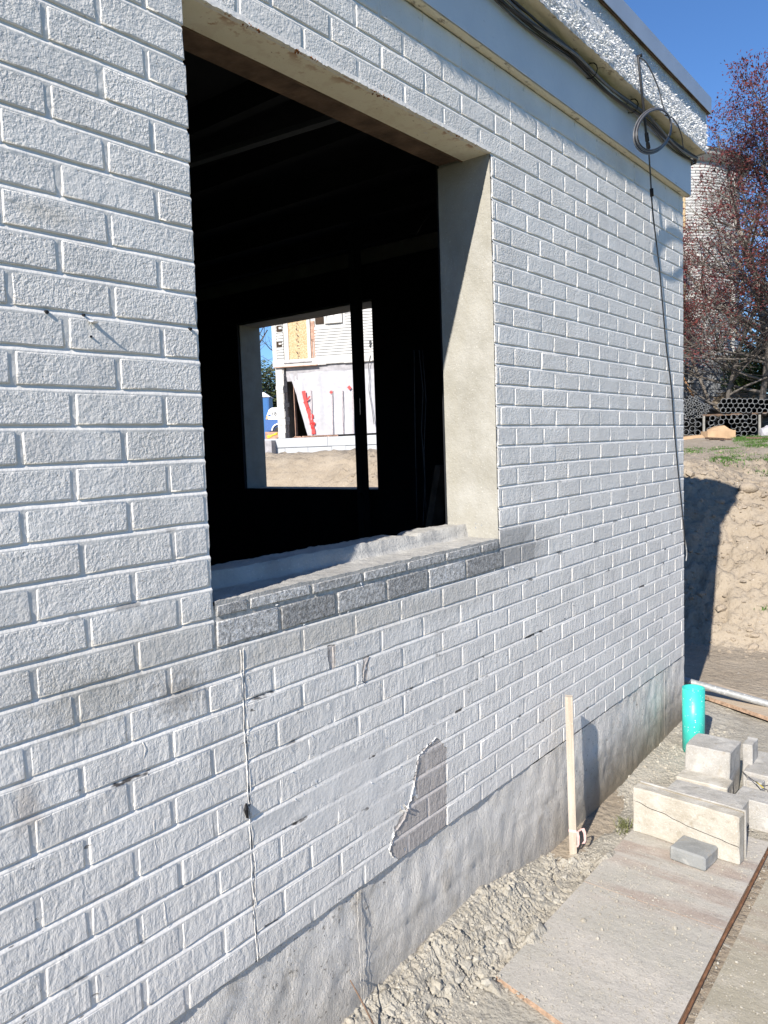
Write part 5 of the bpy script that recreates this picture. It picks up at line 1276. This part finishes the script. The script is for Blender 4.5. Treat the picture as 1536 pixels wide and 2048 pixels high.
def leaves(tips, rnd, per, size, sp, keep=1.0, zmin=-99):
    mb = MB()
    for p, d in tips:
        if rnd.random() > keep or p.z < zmin: continue
        for _ in range(per):
            c = p + Vector((rnd.gauss(0, sp), rnd.gauss(0, sp), rnd.gauss(0, sp * .8))); s = size * rnd.uniform(.6, 1.3)
            a = Vector((rnd.gauss(0, 1), rnd.gauss(0, 1), rnd.gauss(0, 1))).normalized(); b = a.orthogonal().normalized()
            mb.add([c - a * s, c + b * s * .5, c + a * s, c - b * s * .5], [(0, 1, 2, 3)])
    return mb
def tree(name, base, label, cat, rnd, leafmat, bark, grp=None, per=3, size=.05, sp=.07, keep=1, lz=-99, **kw):
    e = empty(name, base, label, cat, grp); tr, br, tips = grow(rnd, base, **kw)
    tr.build('trunk', bark, e, smooth=True); br.build('branches', bark, e, smooth=True)
    if leafmat: leaves(tips, rnd, per, size, sp, keep, lz).build('crown', leafmat, e)
    return e
r1_ = random.Random(5)
b = CO + ray(1452, 880) * 27.5; b.z = 1.2
tree('bare_tree', tuple(b), 'bare brown tree of fine tangled twigs just right of the wall corner', 'tree', random.Random(33), None, M['bark'], 'bare trees behind', h=8.5, spread=3.6, levels=4, n0=20, nb=5, trunk_r=.09, up=.5, low=.12)
b = CO + ray(1512, 880) * 27; b.z = 1.2
tree('plum_tree', tuple(b), 'tall purple leaved tree with small dark red leaves in front of the turret house', 'tree', r1_, M['redleaf'], M['bark'], per=7, size=.05, sp=.13, keep=1, lz=3.9, h=10.5, spread=4.1, levels=3, n0=38, nb=6, trunk_r=.12, low=.16, droop=.01, up=.85)
b = CO + ray(1448, 880) * 29; b.z = 1.2
tree('plum_tree', tuple(b), 'smaller red leaved tree close against the turret wall', 'tree', random.Random(8), M['redleaf'], M['bark'], per=8, size=.048, sp=.14, keep=.95, lz=4.6, h=9.4, spread=3.0, levels=3, n0=20, nb=6, trunk_r=.07, up=.7)
b = CO + ray(1560, 880) * 30; b.z = 1.2
tree('bare_tree', tuple(b), 'bare grey tree with pale tangled branches at the right edge', 'tree', random.Random(9), M['dryleaf'], M['barkpale'], 'bare trees behind', per=1, size=.03, sp=.1, keep=.3, h=11, spread=5.2, levels=3, n0=18, nb=5, trunk_r=.22, up=.5)
b = CO + ray(1475, 880) * 47; b.z = 1.2
tree('bare_tree', tuple(b), 'distant bare tree right of the turret, behind the red tree', 'tree', random.Random(10), M['dryleaf'], M['barkpale'], 'bare trees behind', per=2, size=.06, sp=.15, keep=.5, h=13, spread=6, levels=3, n0=20, nb=5, trunk_r=.25, up=.6)
def bush(name, base, label, rnd, mat, rx, ry, rz, n, size, cat='bush', grp=None, bark=None):
    e = empty(name, base, label, cat, grp); st_ = MB(); mb = MB(); B_ = Vector(base)
    for i in range(14):
        a = rnd.uniform(0, 6.28); q = B_ + Vector((math.cos(a) * rx * .6, math.sin(a) * ry * .6, rz * rnd.uniform(.8, 1.5))); st_.tube([B_ + Vector((rnd.gauss(0, .1), rnd.gauss(0, .1), -.1)), B_.lerp(q, .5) + Vector((0, 0, .15)), q], [.03, .02, .008], 4)
    st_.build('stems', bark or M['bark'], e)
    for _ in range(n):
        u = Vector((rnd.gauss(0, 1), rnd.gauss(0, 1), rnd.gauss(0, 1))).normalized(); r_ = rnd.random() ** .4 * (1 + .35 * noise.noise(u * 2.3 + B_))
        c = B_ + Vector((u.x * rx * r_, u.y * ry * r_, rz + u.z * rz * r_)); s = size * rnd.uniform(.6, 1.4)
        if c.z < B_.z: continue
        a = Vector((rnd.gauss(0, 1), rnd.gauss(0, 1), rnd.gauss(0, 1))).normalized(); b = a.orthogonal().normalized()
        mb.add([c - a * s, c + b * s * .55, c + a * s, c - b * s * .55], [(0, 1, 2, 3)])
    mb.build('foliage', mat, e); return e
for i, (u, d_, rx, rz, n, mat, lab) in enumerate(((1510, 31, 1.25, 1.15, 5200, 'greenleaf', 'rounded green bush behind the conduit stack right of the turret'), (1565, 33, 1.8, 1.7, 6000, 'greenleaf', 'larger green bush at the right edge behind the conduit stack'), (1478, 36, .9, 1.0, 2500, 'everg', 'dark low shrub in the shade beside the turret foot'))):
    b = CO + ray(u, 870) * d_; b.z = tz(815) if i < 2 else 2.4
    bush('bush', tuple(b), lab, random.Random(50 + i), M[mat], rx, rx, rz, n, .06)
# brush heap and earth rising behind the conduit
f = MB(); c = CO + ray(1520, 870) * 30.5; c.z = 0
def heap(i, j):
    a = (i / 40 - .5) * 14; b = (j / 16 - .5) * 6; p = c + rt * a + fw * b; hgt = 1.0 + 2.0 * math.exp(-(b / 2.2) ** 2) * smooth((a + 3.6) / 2.2) * (1 - .0 * a)
    return (p.x, p.y, hgt + .18 * noise.noise((p.x * 1.2, p.y * 1.2, 0)) + .08 * noise.noise((p.x * 4, p.y * 4, 0)))
grid(f, range(41), range(17), heap); tag(f.build('earth_mound', M['dirt'], smooth=True), kind='structure')
rb = random.Random(63); f = MB()
for _ in range(900):
    a, b = rb.uniform(-2.4, 7), rb.uniform(-2.6, -.2); p = c + rt * a + fw * b; p.z = heap((a / 14 + .5) * 40, (b / 6 + .5) * 16)[2] + .04
    d_ = Vector((rb.gauss(0, 1), rb.gauss(0, 1), rb.gauss(0, .25))).normalized() * rb.uniform(.15, .5); f.tube([p - d_, p + d_ + Vector((0, 0, .05))], .012, 3, caps=False)
tag(f.build('brush_heap', M['dryleaf']), 'dry brown cut brush spread over the mound behind the conduit stack', 'brush', kind='stuff')
# left of the repaired house: evergreens and a bare tree
for i, (u, d_, h_, rx) in enumerate(((528, 44, 5.2, 1.6), (508, 43, 5.6, 1.8), (545, 46, 4.8, 1.5), (480, 44, 5.0, 1.8))):
    b = CO + ray(u, 880) * d_; b.z = 1.2
    bush('evergreen_shrub', tuple(b), ('dark evergreen beside the portable toilet, in the middle of the gap', 'dark evergreen behind the jamb side of the gap', 'dark evergreen tucked against the repaired house corner', 'farthest left evergreen, hidden by the far jamb')[i], random.Random(70 + i), M['everg'], rx, rx, h_ / 2, 5200, .09, 'evergreen')
b = CO + ray(534, 880) * 50; b.z = 1.2
tree('bare_tree', tuple(b), 'bare branching tree rising above the evergreens left of the repaired house', 'tree', random.Random(12), M['dryleaf'], M['bark'], 'bare trees behind', per=1, size=.05, sp=.12, keep=.35, h=13, spread=5, levels=3, n0=18, nb=5, trunk_r=.25, up=.7)
# tree line round the far edge of the ground
rb = random.Random(91); f = MB()
for i in range(260):
    a = i / 260 * 2 * math.pi; R_ = 120 + 12 * math.sin(a * 5); hh = 7 + 3 * noise.noise((math.cos(a) * 6, math.sin(a) * 6, 0))
    for _ in range(60):
        c_ = Vector((math.cos(a + rb.uniform(-.015, .015)) * (R_ + rb.gauss(0, 3)), math.sin(a + rb.uniform(-.015, .015)) * (R_ + rb.gauss(0, 3)), rb.uniform(0, 1) ** .8 * hh + .5)); s = rb.uniform(.5, 1.1)
        n_ = Vector((rb.gauss(0, 1), rb.gauss(0, 1), rb.gauss(0, 1))).normalized(); b = n_.orthogonal().normalized(); f.add([c_ - n_ * s, c_ + b * s * .6, c_ + n_ * s, c_ - b * s * .6], [(0, 1, 2, 3)])
tag(f.build('distant_wood', M['everg']), 'far line of dark trees along the horizon', 'trees', kind='stuff')
